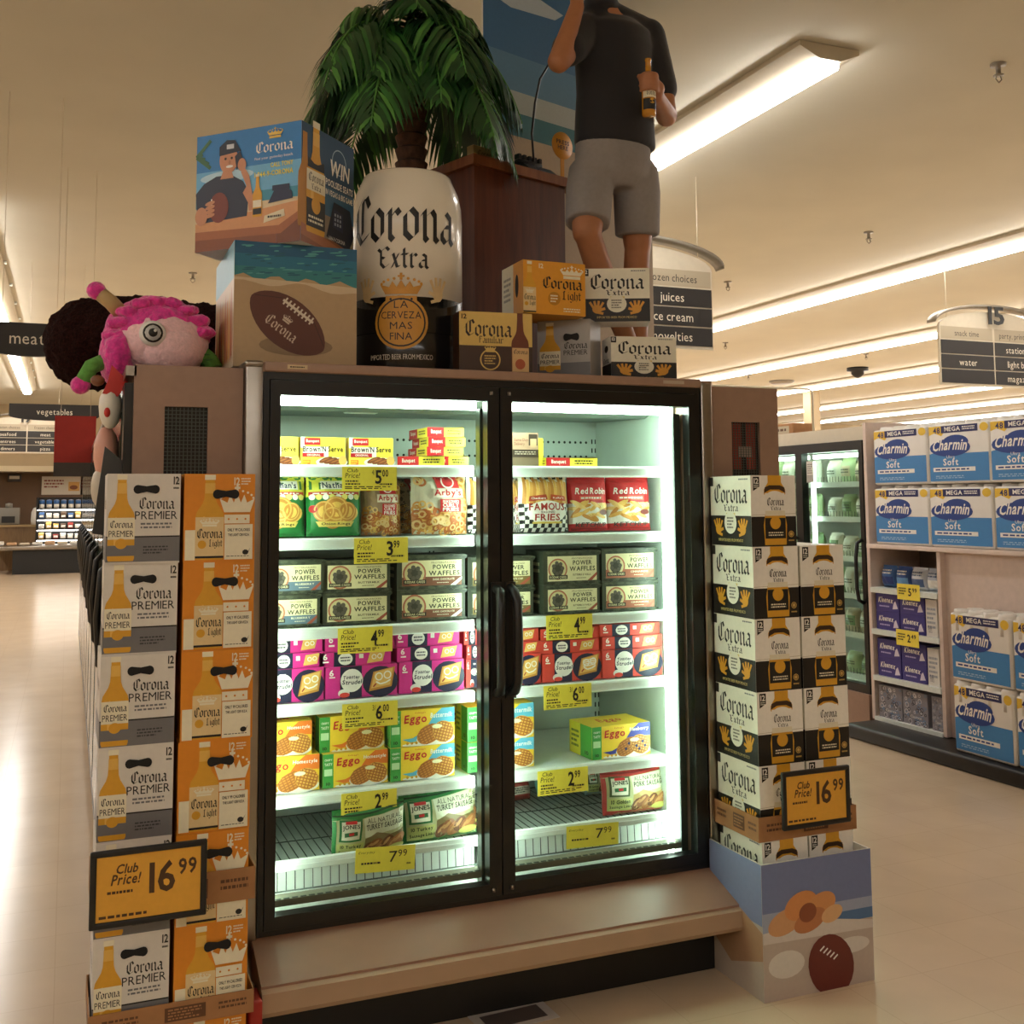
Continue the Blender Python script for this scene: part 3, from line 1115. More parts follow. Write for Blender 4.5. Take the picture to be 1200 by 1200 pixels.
price_tag(664, 725, 966, 992, 0, '7', '99', '', 0, 'yellow tag reading 7.99 hung on the basket under the red sausage bag', .03, SY - .026)

# ------------------------------------------------------------------ food art
CRUST, CRUST2, CRUST3 = k('#c98a3c'), k('#e6b865'), k('#8f5322')
RED, DRED = k('#c8242b'), k('#8e1b22')


def art_serve(A):
    A.rect(0, 0, 1, 1, YEL, 1)
    A.rect(0, .62, .1, 1, WHITE, 2)
    A.rect(.05, .3, .62, .66, WHITE, 2)
    A.rect(.08, .72, .44, .97, RED, 2)
    A.text('Banquet', .12, .78, .41, .92, WHITE, 3, 1)
    A.text("Brown'N Serve", .05, .48, .95, .69, k('#3a1c12'), 3, 1)
    A.rect(.04, .3, .52, .44, RED, 3)
    A.text('ORIGINAL', .14, .33, .44, .41, WHITE, 4, 1)
    A.ell(.7, .12, .36, .18, WHITE, 3)
    for i in range(4):
        A.ell(.56 + i * .11, .2 - i * .03, .16, .085, k('#7b3f20'), 4 + i, 14, .35)
        A.ell(.55 + i * .11, .215 - i * .03, .1, .025, k('#a86334'), 5 + i, 10, .35)
    A.ell(.94, .18, .09, .17, CRUST2, 9)
    A.rect(.04, .02, .22, .2, k('#e07a2a'), 3)
    A.fine(.05, .04, .2, .18, 3, k('#f2dc3c'), 4)


def art_serve_edge(A):
    A.rect(0, 0, 1, 1, YEL, 1)
    A.rect(.0, .0, .46, 1, RED, 2)
    A.text('Banquet', .1, .25, .38, .8, WHITE, 3, 1)
    A.fine(.55, .25, .92, .8, 2, BLACK, 3)


def art_onion(A):
    A.rect(0, 0, 1, 1, k('#1f7d3c'), 1)
    A.rect(0, .66, 1, 1, k('#d9d64a'), 2)
    for i in range(6):
        A.rect(.04 + i * .17, .78, .09 + i * .17, 1, k('#2b6b33'), 3)
    A.rect(.24, .78, .86, .93, WHITE, 4)
    A.text("Nathan's", .27, .8, .83, .91, k('#1b2c52'), 5, 1)
    A.rect(.03, .68, .97, .74, k('#c0322b'), 4)
    A.fine(.1, .69, .9, .73, 1, WHITE, 5)
    for i in range(8):
        A.ell(.09 + i * .117, .65, .055, .05, k('#e9e27a') if i % 2 else WHITE, 5, 12)
    A.ell(.52, .38, .42, .2, k('#f0c766'), 5)
    for cx, cy, rr in ((.3, .4, .2), (.72, .4, .18), (.52, .44, .24), (.45, .3, .2)):
        A.ring(cx, cy, rr, rr * .42, CRUST, 6)
        A.ring(cx - .01, cy + .012, rr * .9, rr * .12, CRUST2, 7)
    A.disc(.1, .45, .07, RED, 7)
    A.poly([(.14, .24), (.86, .24), (.8, .15), (.2, .15)], k('#e9cf6b'), 7)
    A.text('Onion Rings', .24, .165, .78, .22, k('#3b2412'), 8, 1)


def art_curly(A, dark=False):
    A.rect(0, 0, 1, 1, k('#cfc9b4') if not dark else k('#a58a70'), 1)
    rr = random.Random(3)
    A.rect(0, 0, 1, .34, k('#c07a42'), 2)
    A.rect(.85, .3, 1, .9, k('#c98d58'), 2)
    for i in range(190):
        x, y = rr.uniform(.06, .94), rr.uniform(.02, .98)
        if y > .36 and x < .8 and not (y < .5 and x < .4) and not (x < .25 and y > .86):
            continue
        q = rr.uniform(.05, .09)
        A.ring(x, y, q, q * .45, (CRUST, CRUST2, k('#b5622c'), k('#e9c48a'))[i % 4], 3 + i % 4, 12)
    A.poly([(.38, 1), (.8, 1), (.84, .76), (.42, .76)], RED, 7)
    A.rect(.34, .6, .9, .75, k('#e9e2d2'), 7)
    A.ring(.62, .87, .12, .025, WHITE, 8)
    A.text("Arby's", .36, .6, .86, .74, RED, 9, 1)
    A.rect(.36, .66, .9, .58, WHITE, 8) if False else None
    A.rect(.46, .36, .84, .57, RED, 8)
    A.text('SEASONED', .5, .51, .8, .555, WHITE, 9, 1)
    A.text('CURLY', .5, .44, .8, .505, WHITE, 9, 1)
    A.text('FRIES', .5, .37, .8, .43, WHITE, 9, 1)


def art_check(A):
    A.rect(0, 0, 1, 1, WHITE, 1)
    n = 13
    for i in range(n):
        for j in range(14):
            if (i + j) % 2 == 0 and (j < 7 or j > 12):
                A.rect(i / n, j / 14, (i + 1) / n, (j + 1) / 14, BLACK, 2)
    for i in range(15):
        x = .08 + i * .06
        A.poly([(x - .04, .5), (x + .03, .48), (x + .045, .97 - .05 * (i % 3)), (x - .01, .99 - .05 * (i % 3))], (CRUST, CRUST2, k('#d9a04e'))[i % 3], 3 + i % 3)
    A.poly([(.14, .53), (.5, .56), (.48, .65), (.16, .62)], k('#b8452a'), 7)
    A.text('Checkers', .19, .565, .46, .605, WHITE, 8, 1)
    A.poly([(.56, .56), (.9, .53), (.88, .62), (.58, .65)], k('#c6552c'), 7)
    A.text("Rally's", .62, .565, .84, .605, WHITE, 8, 1)
    A.ell(.5, .34, .4, .2, WHITE, 7)
    A.text('FAMOUS', .14, .37, .86, .5, k('#a82c22'), 8, 1)
    A.text('SEASONED', .36, .32, .64, .36, k('#4b4643'), 8, 1)
    A.text('FRIES', .24, .19, .76, .31, k('#a82c22'), 8, 1)
    A.rect(.2, .14, .8, .175, k('#e0c25a'), 8)


def art_robin(A):
    A.rect(0, 0, 1, 1, k('#c0242a'), 1)
    A.rect(0, .13, 1, .5, WHITE, 2)
    A.text('Red Robin', .14, .66, .92, .78, WHITE, 3, 1, .2)
    A.rect(.22, .55, .8, .63, k('#e05a4a'), 3)
    A.fine(.25, .56, .78, .62, 1, WHITE, 4)
    rr = random.Random(5)
    for i in range(22):
        x, y = rr.uniform(.1, .85), rr.uniform(.2, .5)
        A.ell(x, y, .15, .035, (CRUST2, k('#edcf86'), CRUST)[i % 3], 4 + i % 4, 10, rr.uniform(-.6, 1.0))
    A.ell(.82, .33, .12, .05, k('#6b1d16'), 8)
    A.text('KETCHUP', .12, .07, .9, .15, k('#3b3331'), 9, 1)
    A.rect(0, 0, 1, .05, k('#a01d22'), 3)


def art_power(A, band, line):
    A.rect(0, 0, 1, 1, k('#3a3f31'), 1)
    rr = random.Random(2)
    for i in range(40):
        A.ell(rr.random(), rr.choice((rr.uniform(.03, .12), rr.uniform(.86, .97))), .04, .04, k('#4c5241') if i % 2 else k('#2b3026'), 2, 8)
    A.rect(.07, .1, .95, .84, k('#e3d9ae'), 3)
    if band:
        A.rect(.07, .1, .95, .36, k(band), 4)
    A.ring(.25, .46, .17, .025, k('#b0664c'), 5)
    A.disc(.25, .46, .145, k('#d5c796'), 5)
    A.ell(.25, .44, .1, .2, k('#3c3830'), 6, 14)
    for i in range(7):
        A.disc(.25 + .08 * math.cos(i * .9), .48 + .16 * math.sin(i * .9), .035, k('#59544a'), 7, 8)
    A.rect(.09, .16, .42, .28, k('#24221c'), 8)
    A.text('KODIAK CAKES', .11, .185, .4, .255, k('#e3d9ae'), 9, 1)
    A.text('PROTEIN-PACKED', .5, .74, .87, .79, k('#4c4838'), 5)
    A.text('POWER', .52, .57, .86, .71, k('#38362c'), 5, 1)
    A.text('WAFFLES', .46, .39, .92, .53, k('#38362c'), 5, 1)
    A.text(line, .52, .25, .84, .31, k('#e9e0c4') if band else k('#4c4838'), 6, 1)
    A.fine(.58, .16, .76, .2, 1, k('#e9e0c4') if band else k('#4c4838'), 6)
    A.poly([(.78, .1), (.95, .35), (.95, .26), (.86, .1)], WHITE if band == '#7a4a35' else k('#a8523e'), 7)


def art_strudel(A, bg, alt, full):
    """Pastry carton front; the thin lying cartons show only the strip with badge and pastry."""
    A.rect(0, 0, 1, 1, k(bg), 1)
    A.rect(.2, 0, .5, 1, k('#1d2140'), 2)
    A.text('6', .05, .72 if full else .5, .11, .92, WHITE, 3, 1)
    A.rect(.05, .66 if full else .3, .13, .7 if full else .4, WHITE, 3)
    if full:
        A.disc(.36, .55, .155, WHITE, 3, 24)
        A.text('Toaster', .24, .58, .47, .7, k('#1d2140'), 4, 1, .15, .03)
        A.text('Strudel', .23, .44, .5, .58, k('#1d2140'), 4, 1, .15, -.02)
        A.rect(.31, .8, .41, .86, WHITE, 4)
        A.ell(.25, .16, .08, .13, WHITE, 4)
        A.ell(.26, .1, .07, .08, k('#e2463c'), 5)
        A.ell(.76, .46, .25, .5, k('#1d2140'), 3)
        A.poly([(.6, .16), (.92, .28), (.97, .92), (.66, .78)], CRUST, 4)
        A.poly([(.63, .25), (.9, .34), (.94, .88), (.68, .76)], CRUST2, 5)
        for cx, cy in ((.74, .62), (.86, .66)):
            A.ring(cx, cy, .055, .016, WHITE, 6)
        if alt:
            for i in range(4):
                A.line([(.69, .7 - i * .07), (.9, .76 - i * .07)], .014, WHITE, 6)
        A.line([(.7, .46), (.76, .38), (.84, .42), (.9, .5)], .02, WHITE, 6)
        A.line([(.66, .3), (.7, .4)], .02, k('#a33b28'), 6)
    else:
        A.ell(.36, .5, .1, .42, WHITE, 3)
        A.fine(.29, .3, .43, .7, 2, k('#1d2140'), 4)
        A.poly([(.66, .12), (.88, .22), (.92, .92), (.7, .84)], CRUST2, 3)
        A.ring(.76, .55, .035, .012, WHITE, 4)
        A.ring(.84, .58, .035, .012, WHITE, 4)
        A.rect(.55, .5, .61, .8, WHITE, 3)


def waffle(A, cx, cy, rx, ry, layer, rot=0.0, base='#d99a45'):
    A.ell(cx, cy, rx, ry, k(base), layer, 22, rot)
    for i in range(-3, 4):
        t = i / 3.6
        q = math.sqrt(max(0, 1 - t * t)) * .92
        for a in (0, 1):
            p0, p1 = ((t * rx, -q * ry), (t * rx, q * ry)) if a == 0 else ((-q * rx, t * ry), (q * rx, t * ry))
            pts = []
            for (x, y) in (p0, p1):
                X, Y = x * A.w, y * A.h
                pts.append((cx + (X * math.cos(rot) - Y * math.sin(rot)) / A.w, cy + (X * math.sin(rot) + Y * math.cos(rot)) / A.h))
            A.line(pts, rx * .09, k('#a5632a'), layer + 1)


def art_eggo(A, kind):
    col = {'Homestyle': '#e8792b', 'Buttermilk': '#5fb6d6', 'Blueberry': '#3a3f9e'}[kind]
    A.rect(0, 0, 1, 1, k('#f5cf3a'), 1)
    A.rect(0, .0, .16, 1, k('#3f9a46'), 2)
    A.text('CRISPY', .025, .8, .14, .86, WHITE, 3, 1)
    A.text('TASTY', .025, .66, .14, .74, WHITE, 3, 1)
    A.rect(.02, .36, .14, .56, k('#bfe0b0'), 3)
    A.text('10', .05, .08, .11, .17, BLACK, 3, 1)
    A.text('Eggo', .21, .56, .56, .86, RED, 6, 1, .12, .02)
    A.text("Kellogg's", .38, .88, .54, .94, RED, 6)
    pts = [(.3, .1)] + [(.3 + .7 * t, .26 + .5 * t ** .8 + .1 * math.sin(t * 5)) for t in [i / 12 for i in range(13)]] + [(1, 1), (.72, 1), (.6, .72), (.5, .46), (.36, .3), (.22, .24), (.2, .16)]
    sw = [(.18, .2), (.34, .22), (.48, .34), (.58, .55), (.68, .82), (.8, 1.0), (1, 1), (1, .58), (.86, .6), (.74, .5), (.62, .3), (.5, .16), (.32, .1)]
    A.poly(sw, k(col), 3)
    A.text(kind, .62 if kind != 'Blueberry' else .64, .74, .97, .88, WHITE, 5, 1, .1)
    A.ell(.7, .16, .3, .2, WHITE, 4)
    waffle(A, .6, .3, .2, .26, 5, .4, '#d28a3f')
    waffle(A, .82, .34, .17, .3, 7, -.3, '#e0a550')
    A.ell(.72, .5, .08, .06, k('#f6edc0'), 10)
    if kind == 'Blueberry':
        for x, y in ((.62, .4), (.75, .3), (.86, .42), (.8, .2), (.9, .28), (.57, .24)):
            A.disc(x, y, .022, k('#2b2a5c'), 11, 10)
    A.ell(.5, .04, .32, .05, WHITE, 4)
    for i in range(3):
        A.disc(.26 + i * .07, .08, .02, k('#d9a02b'), 5, 10)


def art_jones(A, meat, bg):
    red = meat == 'PORK'
    A.rect(0, 0, 1, 1, k(bg), 1)
    A.poly([(.0, .0), (.0, .8), (.12, .83), (.4, .8), (1, .87), (1, .0)], k('#b9b98c'), 2)
    A.poly([(.42, .8), (1, .86), (1, .5), (.44, .42)], k('#dcdcc2'), 3)
    A.poly([(.0, .88), (.5, .86), (1, .93), (1, .96), (.5, .89), (.0, .91)], k('#8a1d1c') if red else k('#123d1e'), 3)
    A.poly([(.0, .0), (.0, .8), (.05, .8), (.045, .1), (1, .06), (1, .0)], k(bg), 4)
    A.poly([(.08, .4), (.09, .83), (.4, .81), (.38, .38)], k('#1f6b3a') if not red else k('#4b5b36'), 5)
    A.poly([(.11, .44), (.12, .79), (.37, .775), (.355, .42)], k('#e5e3cf'), 6)
    A.rect(.17, .74, .32, .8, RED, 7)
    A.text('JONES', .125, .62, .36, .73, k('#1c2a1c'), 7, 1)
    A.rect(.15, .5, .33, .58, k('#2d6a43'), 7)
    A.rect(.21, .52, .28, .57, RED, 8)
    A.poly([(.05, .1), (.06, .36), (.42, .34), (.38, .08)], k('#c3c578'), 5)
    A.text('10 Turkey' if not red else '10 Golden', .1, .24, .38, .33, k('#27311f'), 6, 1)
    A.text('Sausage Links', .08, .13, .4, .21, k('#27311f'), 6, 1)
    A.text('ALL NATURAL', .47, .7, .95, .79, k('#3b3a2e'), 5, 0, 0, -.0)
    A.text(meat + ' SAUSAGE', .45, .57, .98, .68, k('#3b3a2e'), 5, 1)
    A.poly([(.42, .06), (.44, .4), (.6, .5), (.8, .4), (1, .44), (1, .06)], k('#7c6a44') if not red else k('#b59a62'), 4)
    for i in range(6):
        A.ell(.5 + i * .082, .2 + (i % 2) * .06, .11, .11, (k('#6b3d22'), k('#8a5330'), k('#a66a3e'))[i % 3], 5 + i, 14, .7)
        A.ell(.49 + i * .082, .23 + (i % 2) * .06, .07, .03, k('#b98552'), 6 + i, 10, .7)
    A.ell(.86, .12, .14, .07, k('#c9c36a'), 12)


# ------------------------------------------------------------------ freezer food
def frozen_carton(px0, px1, pyt, shelf_z, y, art, body, name, label, cat, grp, d=.2, rz=0.0, zoff=0.0, h=None):
    a, b = at(px0, pyt, Y=y), at(px1, pyt, Y=y)
    w = b.x - a.x
    hh = h or ((a.z + b.z) / 2 - shelf_z - zoff)
    m, F, L, Rr, T = carton(w * .985, d, hh, body)
    art(F, L, Rr, T)
    o = m.build(name, None, ((a.x + b.x) / 2, y, shelf_z + zoff + .0006), rz)
    return tag(o, label, cat, grp)


G_S = 'sausage cartons on the top freezer shelf'
bS = k('#d8b92e')


def a_serve(F, L, Rr, T):
    art_serve(F)


z1, z2, z3, z4, z5 = SHELF
tp = at(410, 513, Y=3.56).z
for px0, px1, lb in ((296, 350, 'upright sausage carton half cut off by the freezer door frame'), (352, 405, 'second upright sausage carton from the door frame on the top shelf'), (408.5, 461, 'upright sausage carton directly above the 5.00 price tag')):
    a, b = at(px0, 513, Y=3.56), at(px1, 513, Y=3.56)
    m, F, L, Rr, T = carton((b.x - a.x) * .985, .045, tp - z1, bS)
    art_serve(F)
    tag(m.build('sausage_carton', None, ((a.x + b.x) / 2, 3.56, z1 + .0006)), lb, 'food box', G_S)
FL = .034


def flat_serve(cx, y, z, w, d, rz, lb):
    m, F, L, Rr, T = carton(w, d, FL - .001, bS)
    art_serve_edge(F)
    art_serve_edge(L)
    art_serve(T)
    tag(m.build('sausage_carton', None, (cx, y, z), rz), lb, 'food box', G_S)


p = at(485, 540, Y=3.6)
flat_serve(1.115, 3.56, z1 + .0006, .16, .12, -.42, 'flat sausage carton turned askew on the top shelf beside the flat stack')
for i, lb in enumerate(('lowest carton of the flat sausage stack on the top shelf', 'second lowest carton of the flat sausage stack', 'third carton up in the flat sausage stack', 'topmost carton of the flat sausage stack')):
    flat_serve(1.212 + (.004, -.003, .003, 0)[i], (3.545, 3.575, 3.575, 3.58)[i], z1 + .0006 + i * FL, .135, .2, (.0, .03, -.02, .02)[i], lb)
a, b = at(640, 540, Y=3.57), at(700, 540, Y=3.57)
flat_serve((a.x + b.x) / 2, 3.57, z1 + .0006, b.x - a.x, .1, 0, 'single flat sausage carton on the top shelf behind the other door')
a, b = at(598, 515, Y=3.6), at(635, 515, Y=3.6)
m, F, L, Rr, T = carton(b.x - a.x, .04, .105, bS)
F.rect(.86, 0, 1, 1, YEL, 1)
tag(m.build('sausage_carton', None, ((a.x + b.x) / 2 + .005, 3.6, z1 + .0006)), 'upright yellow carton standing behind the same day delivery card', 'food box', G_S)
a, b = at(600.5, 507, Y=3.54), at(631, 543, Y=3.54)
w, h = b.x - a.x, a.z - z1
m, F, L, Rr, T = carton(w, .003, h, k('#8a7660'))
F.rect(0, 0, 1, 1, k('#8a7660'), 1)
F.rect(0, .5, 1, 1, k('#caa48a'), 2)
F.rect(0, .27, 1, .5, k('#4a3c33'), 3)
F.text('Same Day', .06, .72, .6, .83, k('#7d2a2a'), 4)
F.text('Delivery', .06, .6, .46, .71, k('#7d2a2a'), 4)
F.rect(.62, .62, .96, .96, k('#4a3d32'), 4)
F.rect(.68, .56, .92, .82, k('#d9b48e'), 5)
F.fine(.08, .34, .92, .46, 2, k('#cdbba8'), 4)
tag(m.build('shelf_card', None, ((a.x + b.x) / 2, 3.54, z1 + .0006)), 'small tan same day delivery card standing on the top shelf', 'sign')

# bags of fries
G_B = 'bags of fries on the second freezer shelf'


def fries(px0, px1, pyt, y, art, body, name, label, t=.075, lean=-.08, seed=0, rz=0.0):
    a, b = at(px0, pyt, Y=y), at(px1, pyt, Y=y)
    w, h = b.x - a.x, a.z - z2
    m, F = pillow(w, h, t, body)
    art(F)
    o = m.build(name, None, ((a.x + b.x) / 2, y + t / 2, z2 + .004))
    o.rotation_euler = (lean, 0, rz)
    tag(o, label, 'bag of fries', G_B)


fries(296, 360, 560, 3.57, art_onion, k('#1f6b36'), 'onion_ring_bag', 'green onion rings bag cut off by the freezer door frame')
fries(362, 425, 560, 3.57, art_onion, k('#1f6b36'), 'onion_ring_bag', 'whole green onion rings bag beside the curly fries')
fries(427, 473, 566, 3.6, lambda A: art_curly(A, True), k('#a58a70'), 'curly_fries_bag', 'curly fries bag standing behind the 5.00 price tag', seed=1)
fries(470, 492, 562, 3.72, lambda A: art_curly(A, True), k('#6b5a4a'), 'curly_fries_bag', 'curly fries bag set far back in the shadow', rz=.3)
fries(486, 551, 557, 3.56, art_curly, k('#cfc9b4'), 'curly_fries_bag', 'bright curly fries bag standing alone in front')
fries(551, 604, 560, 3.58, art_check, WHITE, 'seasoned_fries_bag', 'black and white checked fries bag behind the door mullion', rz=.1)
fries(602, 614, 560, 3.62, art_check, WHITE, 'seasoned_fries_bag', 'narrow checked fries bag edge beside the mullion', t=.04)
fries(613, 670, 558, 3.57, art_check, WHITE, 'seasoned_fries_bag', 'whole checked fries bag reading famous fries')
fries(671, 716, 559, 3.58, art_robin, k('#b3222a'), 'steak_fries_bag', 'red fries bag next to the checked fries bag')
fries(717, 765, 559, 3.58, art_robin, k('#b3222a'), 'steak_fries_bag', 'red fries bag at the end of the shelf by the bright lamp', rz=-.12)

# power waffles
G_W = 'dark waffle cartons on the third freezer shelf'
bW = k('#343a2d')
WROW = [('lower', 0), ('upper', 1)]


def waffles(px0, px1, py_up, py_lo, y, band, line, where, rz=0.0, dxu=0.0):
    a, b = at(px0, py_lo, Y=y), at(px1, py_lo, Y=y)
    hh = a.z - z3
    a2 = at(px0, py_up, Y=y)
    h2 = a2.z - a.z
    for nm, i in WROW:
        h = hh if i == 0 else h2
        m, F, L, Rr, T = carton((b.x - a.x) * .97, .16, h - .001, bW)
        art_power(F, band, line)
        Rr.fine(.2, .3, .8, .7, 2, k('#b9b08a'), 1)
        L.fine(.2, .3, .8, .7, 2, k('#b9b08a'), 1)
        tag(m.build('waffle_carton', None, ((a.x + b.x) / 2 + dxu * i, y, z3 + .0006 + i * hh), rz), '%s power waffles carton, %s' % (nm, where), 'food box', G_W)


waffles(303, 376, 657, 698, 3.56, '#5f7486', 'BLUEBERRY', 'blue banded and cut off by the door frame', 0, .012)
waffles(377, 458, 657, 695, 3.565, None, 'BUTTERMILK', 'cream label under the 3.99 price tag', -.03)
waffles(464, 546, 651, 692, 3.56, '#7a4a35', 'DARK CHOCOLATE', 'brown banded next to the door mullion')
waffles(547, 626, 653, 691, 3.585, '#7d6a3a', 'CHOCOLATE CHIP', 'gold banded and half hidden by the door mullion', .0)
waffles(636, 703.5, 646, 686, 3.56, None, 'BUTTERMILK & VANILLA', 'plain cream label behind the other door')
waffles(704.5, 770, 643, 682, 3.56, '#a8614a', 'CINNAMON', 'rust banded at the shelf end by the lamp')

# toaster pastries
G_T = 'pastry cartons on the fourth freezer shelf'


def pastries(px0, px1, py_top, py_mid, py_bot, y, bg, alt, where, dx=(0, .004, -.003)):
    a, b = at(px0, py_bot, Y=y), at(px1, py_bot, Y=y)
    zb = a.z
    zm = at((px0 + px1) / 2, py_mid, Y=y).z
    zt = at((px0 + px1) / 2, py_top, Y=y).z
    zb = at((px0 + px1) / 2, py_bot, Y=y).z
    w = (b.x - a.x) * .985
    for i, (q0, q1, nm) in enumerate(((z4, zb, 'bottom'), (zb, zm, 'middle'), (zm, zt, 'top'))):
        m, F, L, Rr, T = carton(w, .11 if i == 0 else .14, q1 - q0 - .001, k(bg))
        art_strudel(F, bg, alt, i == 0)
        tag(m.build('pastry_carton', None, ((a.x + b.x) / 2 + dx[i], y + (0, .006, .012)[i], q0 + .0006)), '%s %s' % (nm, where), 'food box', G_T)


pastries(303, 380, 748, 766, 784, 3.56, '#d8308f', 0, 'pink pastry carton of the stack cut off by the door frame')
pastries(381, 466, 742, 763, 780, 3.56, '#d8308f', 0, 'pink pastry carton of the middle pink stack', (0, -.02, .0))
pastries(467, 544, 739, 757, 774, 3.56, '#d8308f', 0, 'pink pastry carton of the stack beside the mullion', (0, -.004, -.012))
pastries(546, 573, 738, 756, 772, 3.58, '#d2463c', 0, 'red pastry carton of the narrow stack behind the mullion')
pastries(574, 634, 738, 753, 767, 3.56, '#d8473c', 0, 'red pastry carton of the stack behind the door handle')
pastries(635, 704.5, 736, 750, 765, 3.56, '#d8473c', 1, 'red pastry carton of the stack above the 6.00 price tag', (0, -.004, -.0))
pastries(705.5, 776, 731, 745, 760, 3.555, '#d8473c', 0, 'red pastry carton of the stack at the shelf end by the lamp')

# round waffles
G_E = 'yellow waffle cartons on the fifth freezer shelf'


def eggo(px0, px1, pyt, pyb, y, kind, label, d=.12, rz=0.0):
    a, b = at(px0, pyt, Y=y), at(px1, pyt, Y=y)
    zb = z5 if pyb is None else at((px0 + px1) / 2, pyb, Y=y).z
    zt = min(at((px0 + px1) / 2, pyt, Y=y).z, z4 - .042)
    m, F, L, Rr, T = carton((b.x - a.x) * .985, d, zt - zb - .001, k('#e8c43a'))
    art_eggo(F, kind)
    for S in (L, Rr):
        S.rect(0, 0, 1, 1, k('#e3d23e'), 1)
        S.rect(.5, .0, 1, 1, k('#4f9a3e'), 2) if S is L else S.rect(0, 0, .5, 1, k('#4f9a3e'), 2)
        S.fine(.1, .2, .45, .8, 4, k('#3a5a2a'), 3)
        S.text('10', .7, .1, .85, .22, BLACK, 3, 1)
    T.text('Eggo', .3, .3, .7, .7, RED, 1, 1, .1)
    tag(m.build('waffle_carton', None, ((a.x + b.x) / 2, y, zb + .0006), rz), label, 'food box', G_E)


eggo(290, 375, 887, None, 3.56, 'Homestyle', 'lower orange-swoosh waffle carton cut off by the door frame')
eggo(288, 366, 847, 886.5, 3.575, 'Homestyle', 'upper orange-swoosh waffle carton cut off by the door frame')
eggo(315, 376, 843, None, 3.72, 'Homestyle', 'tall waffle carton standing behind the cut-off orange-swoosh pair')
eggo(378, 455, 881, None, 3.56, 'Homestyle', 'lower orange-swoosh waffle carton under the 6.00 price tag')
eggo(374, 451, 838, 880, 3.59, 'Homestyle', 'upper orange-swoosh waffle carton half hidden by the 6.00 price tag')
eggo(457, 533, 874, None, 3.555, 'Buttermilk', 'lower blue-swoosh waffle carton beside the mullion')
eggo(457, 533, 831, 873.5, 3.56, 'Buttermilk', 'upper blue-swoosh waffle carton beside the mullion')
eggo(520, 570, 826, None, 3.8, 'Buttermilk', 'waffle carton far back between the blue pair and mullion', .1)
eggo(547, 626, 867, None, 3.565, 'Buttermilk', 'lower blue-swoosh waffle carton partly behind the door handle')
eggo(547, 626, 826, 866.5, 3.57, 'Buttermilk', 'upper blue-swoosh waffle carton partly behind the door handle')
eggo(692, 763, 849, None, 3.56, 'Blueberry', 'single waffle carton with a purple swoosh and blueberries', .17, .05)

# sausage bags in the wire basket
G_J = 'sausage bags in the bottom wire basket'


def sausage_bag(px0, px1, pyt, y, meat, bg, label, t=.075, lean=-.12, roll=0.0, rz=0.0, zb=BZ + .004):
    a, b = at(px0, pyt, Y=y), at(px1, pyt, Y=y)
    w, h = b.x - a.x, (a.z + b.z) / 2 - zb
    m, F = pillow(w, h, t, k(bg), taper=.03)
    art_jones(F, meat, bg)
    o = m.build('sausage_bag', None, ((a.x + b.x) / 2, y + t / 2, zb))
    o.rotation_euler = (lean, roll, rz)
    tag(o, label, 'bag of sausages', G_J)


sausage_bag(391, 474, 938, 3.528, 'TURKEY', '#2c7a3e', 'green turkey sausage bag leaning out alone over the basket front', t=.05, lean=.27, roll=-.06)
sausage_bag(476, 562, 926, 3.56, 'TURKEY', '#2c7a3e', 'green turkey sausage bag in front of the red bag', roll=-.07)
sausage_bag(474, 562, 918, 3.66, 'TURKEY', '#b8342e', 'red sausage bag standing behind the green turkey bag')
sausage_bag(711, 783, 901, 3.58, 'PORK', '#b8342e', 'red pork sausage bag at the basket end by the lamp')
sausage_bag(690, 722, 903, 3.85, 'PORK', '#8fa9a5', 'pale bag lying far back behind the red pork sausage bag', lean=-.3)
for px0, px1, pyt, y, c1, c2, lb in ((600, 628, 918, 3.88, '#a83a34', '#c9b7a8', 'small red frozen bag far back in the basket beside the mullion'),
                                     (634, 688, 908, 3.9, '#4f8f96', '#d3dedb', 'teal frozen bag slumped far back in the basket')):
    a, b = at(px0, pyt, Y=y), at(px1, pyt, Y=y)
    m, F = pillow(b.x - a.x, a.z - BZ, .09, k(c1))
    F.rect(.1, .2, .9, .55, k(c2), 1)
    F.fine(.15, .25, .8, .5, 3, k('#44403c'), 2)
    o = m.build('frozen_food_bag', None, ((a.x + b.x) / 2, y + .05, BZ + .005))
    o.rotation_euler = (-.35, 0, .1)
    tag(o, lb, 'bag of frozen food', G_J)

# ------------------------------------------------------------------ beer cartons
BEER, BEER2, GOLD = k('#d9a12c'), k('#b97f1e'), k('#c9a55a')
ORANGE, SILV, NAVY = k('#dd8a1e'), k('#6f6f72'), k('#1c2340')
CREAM = k('#e9e2c8')


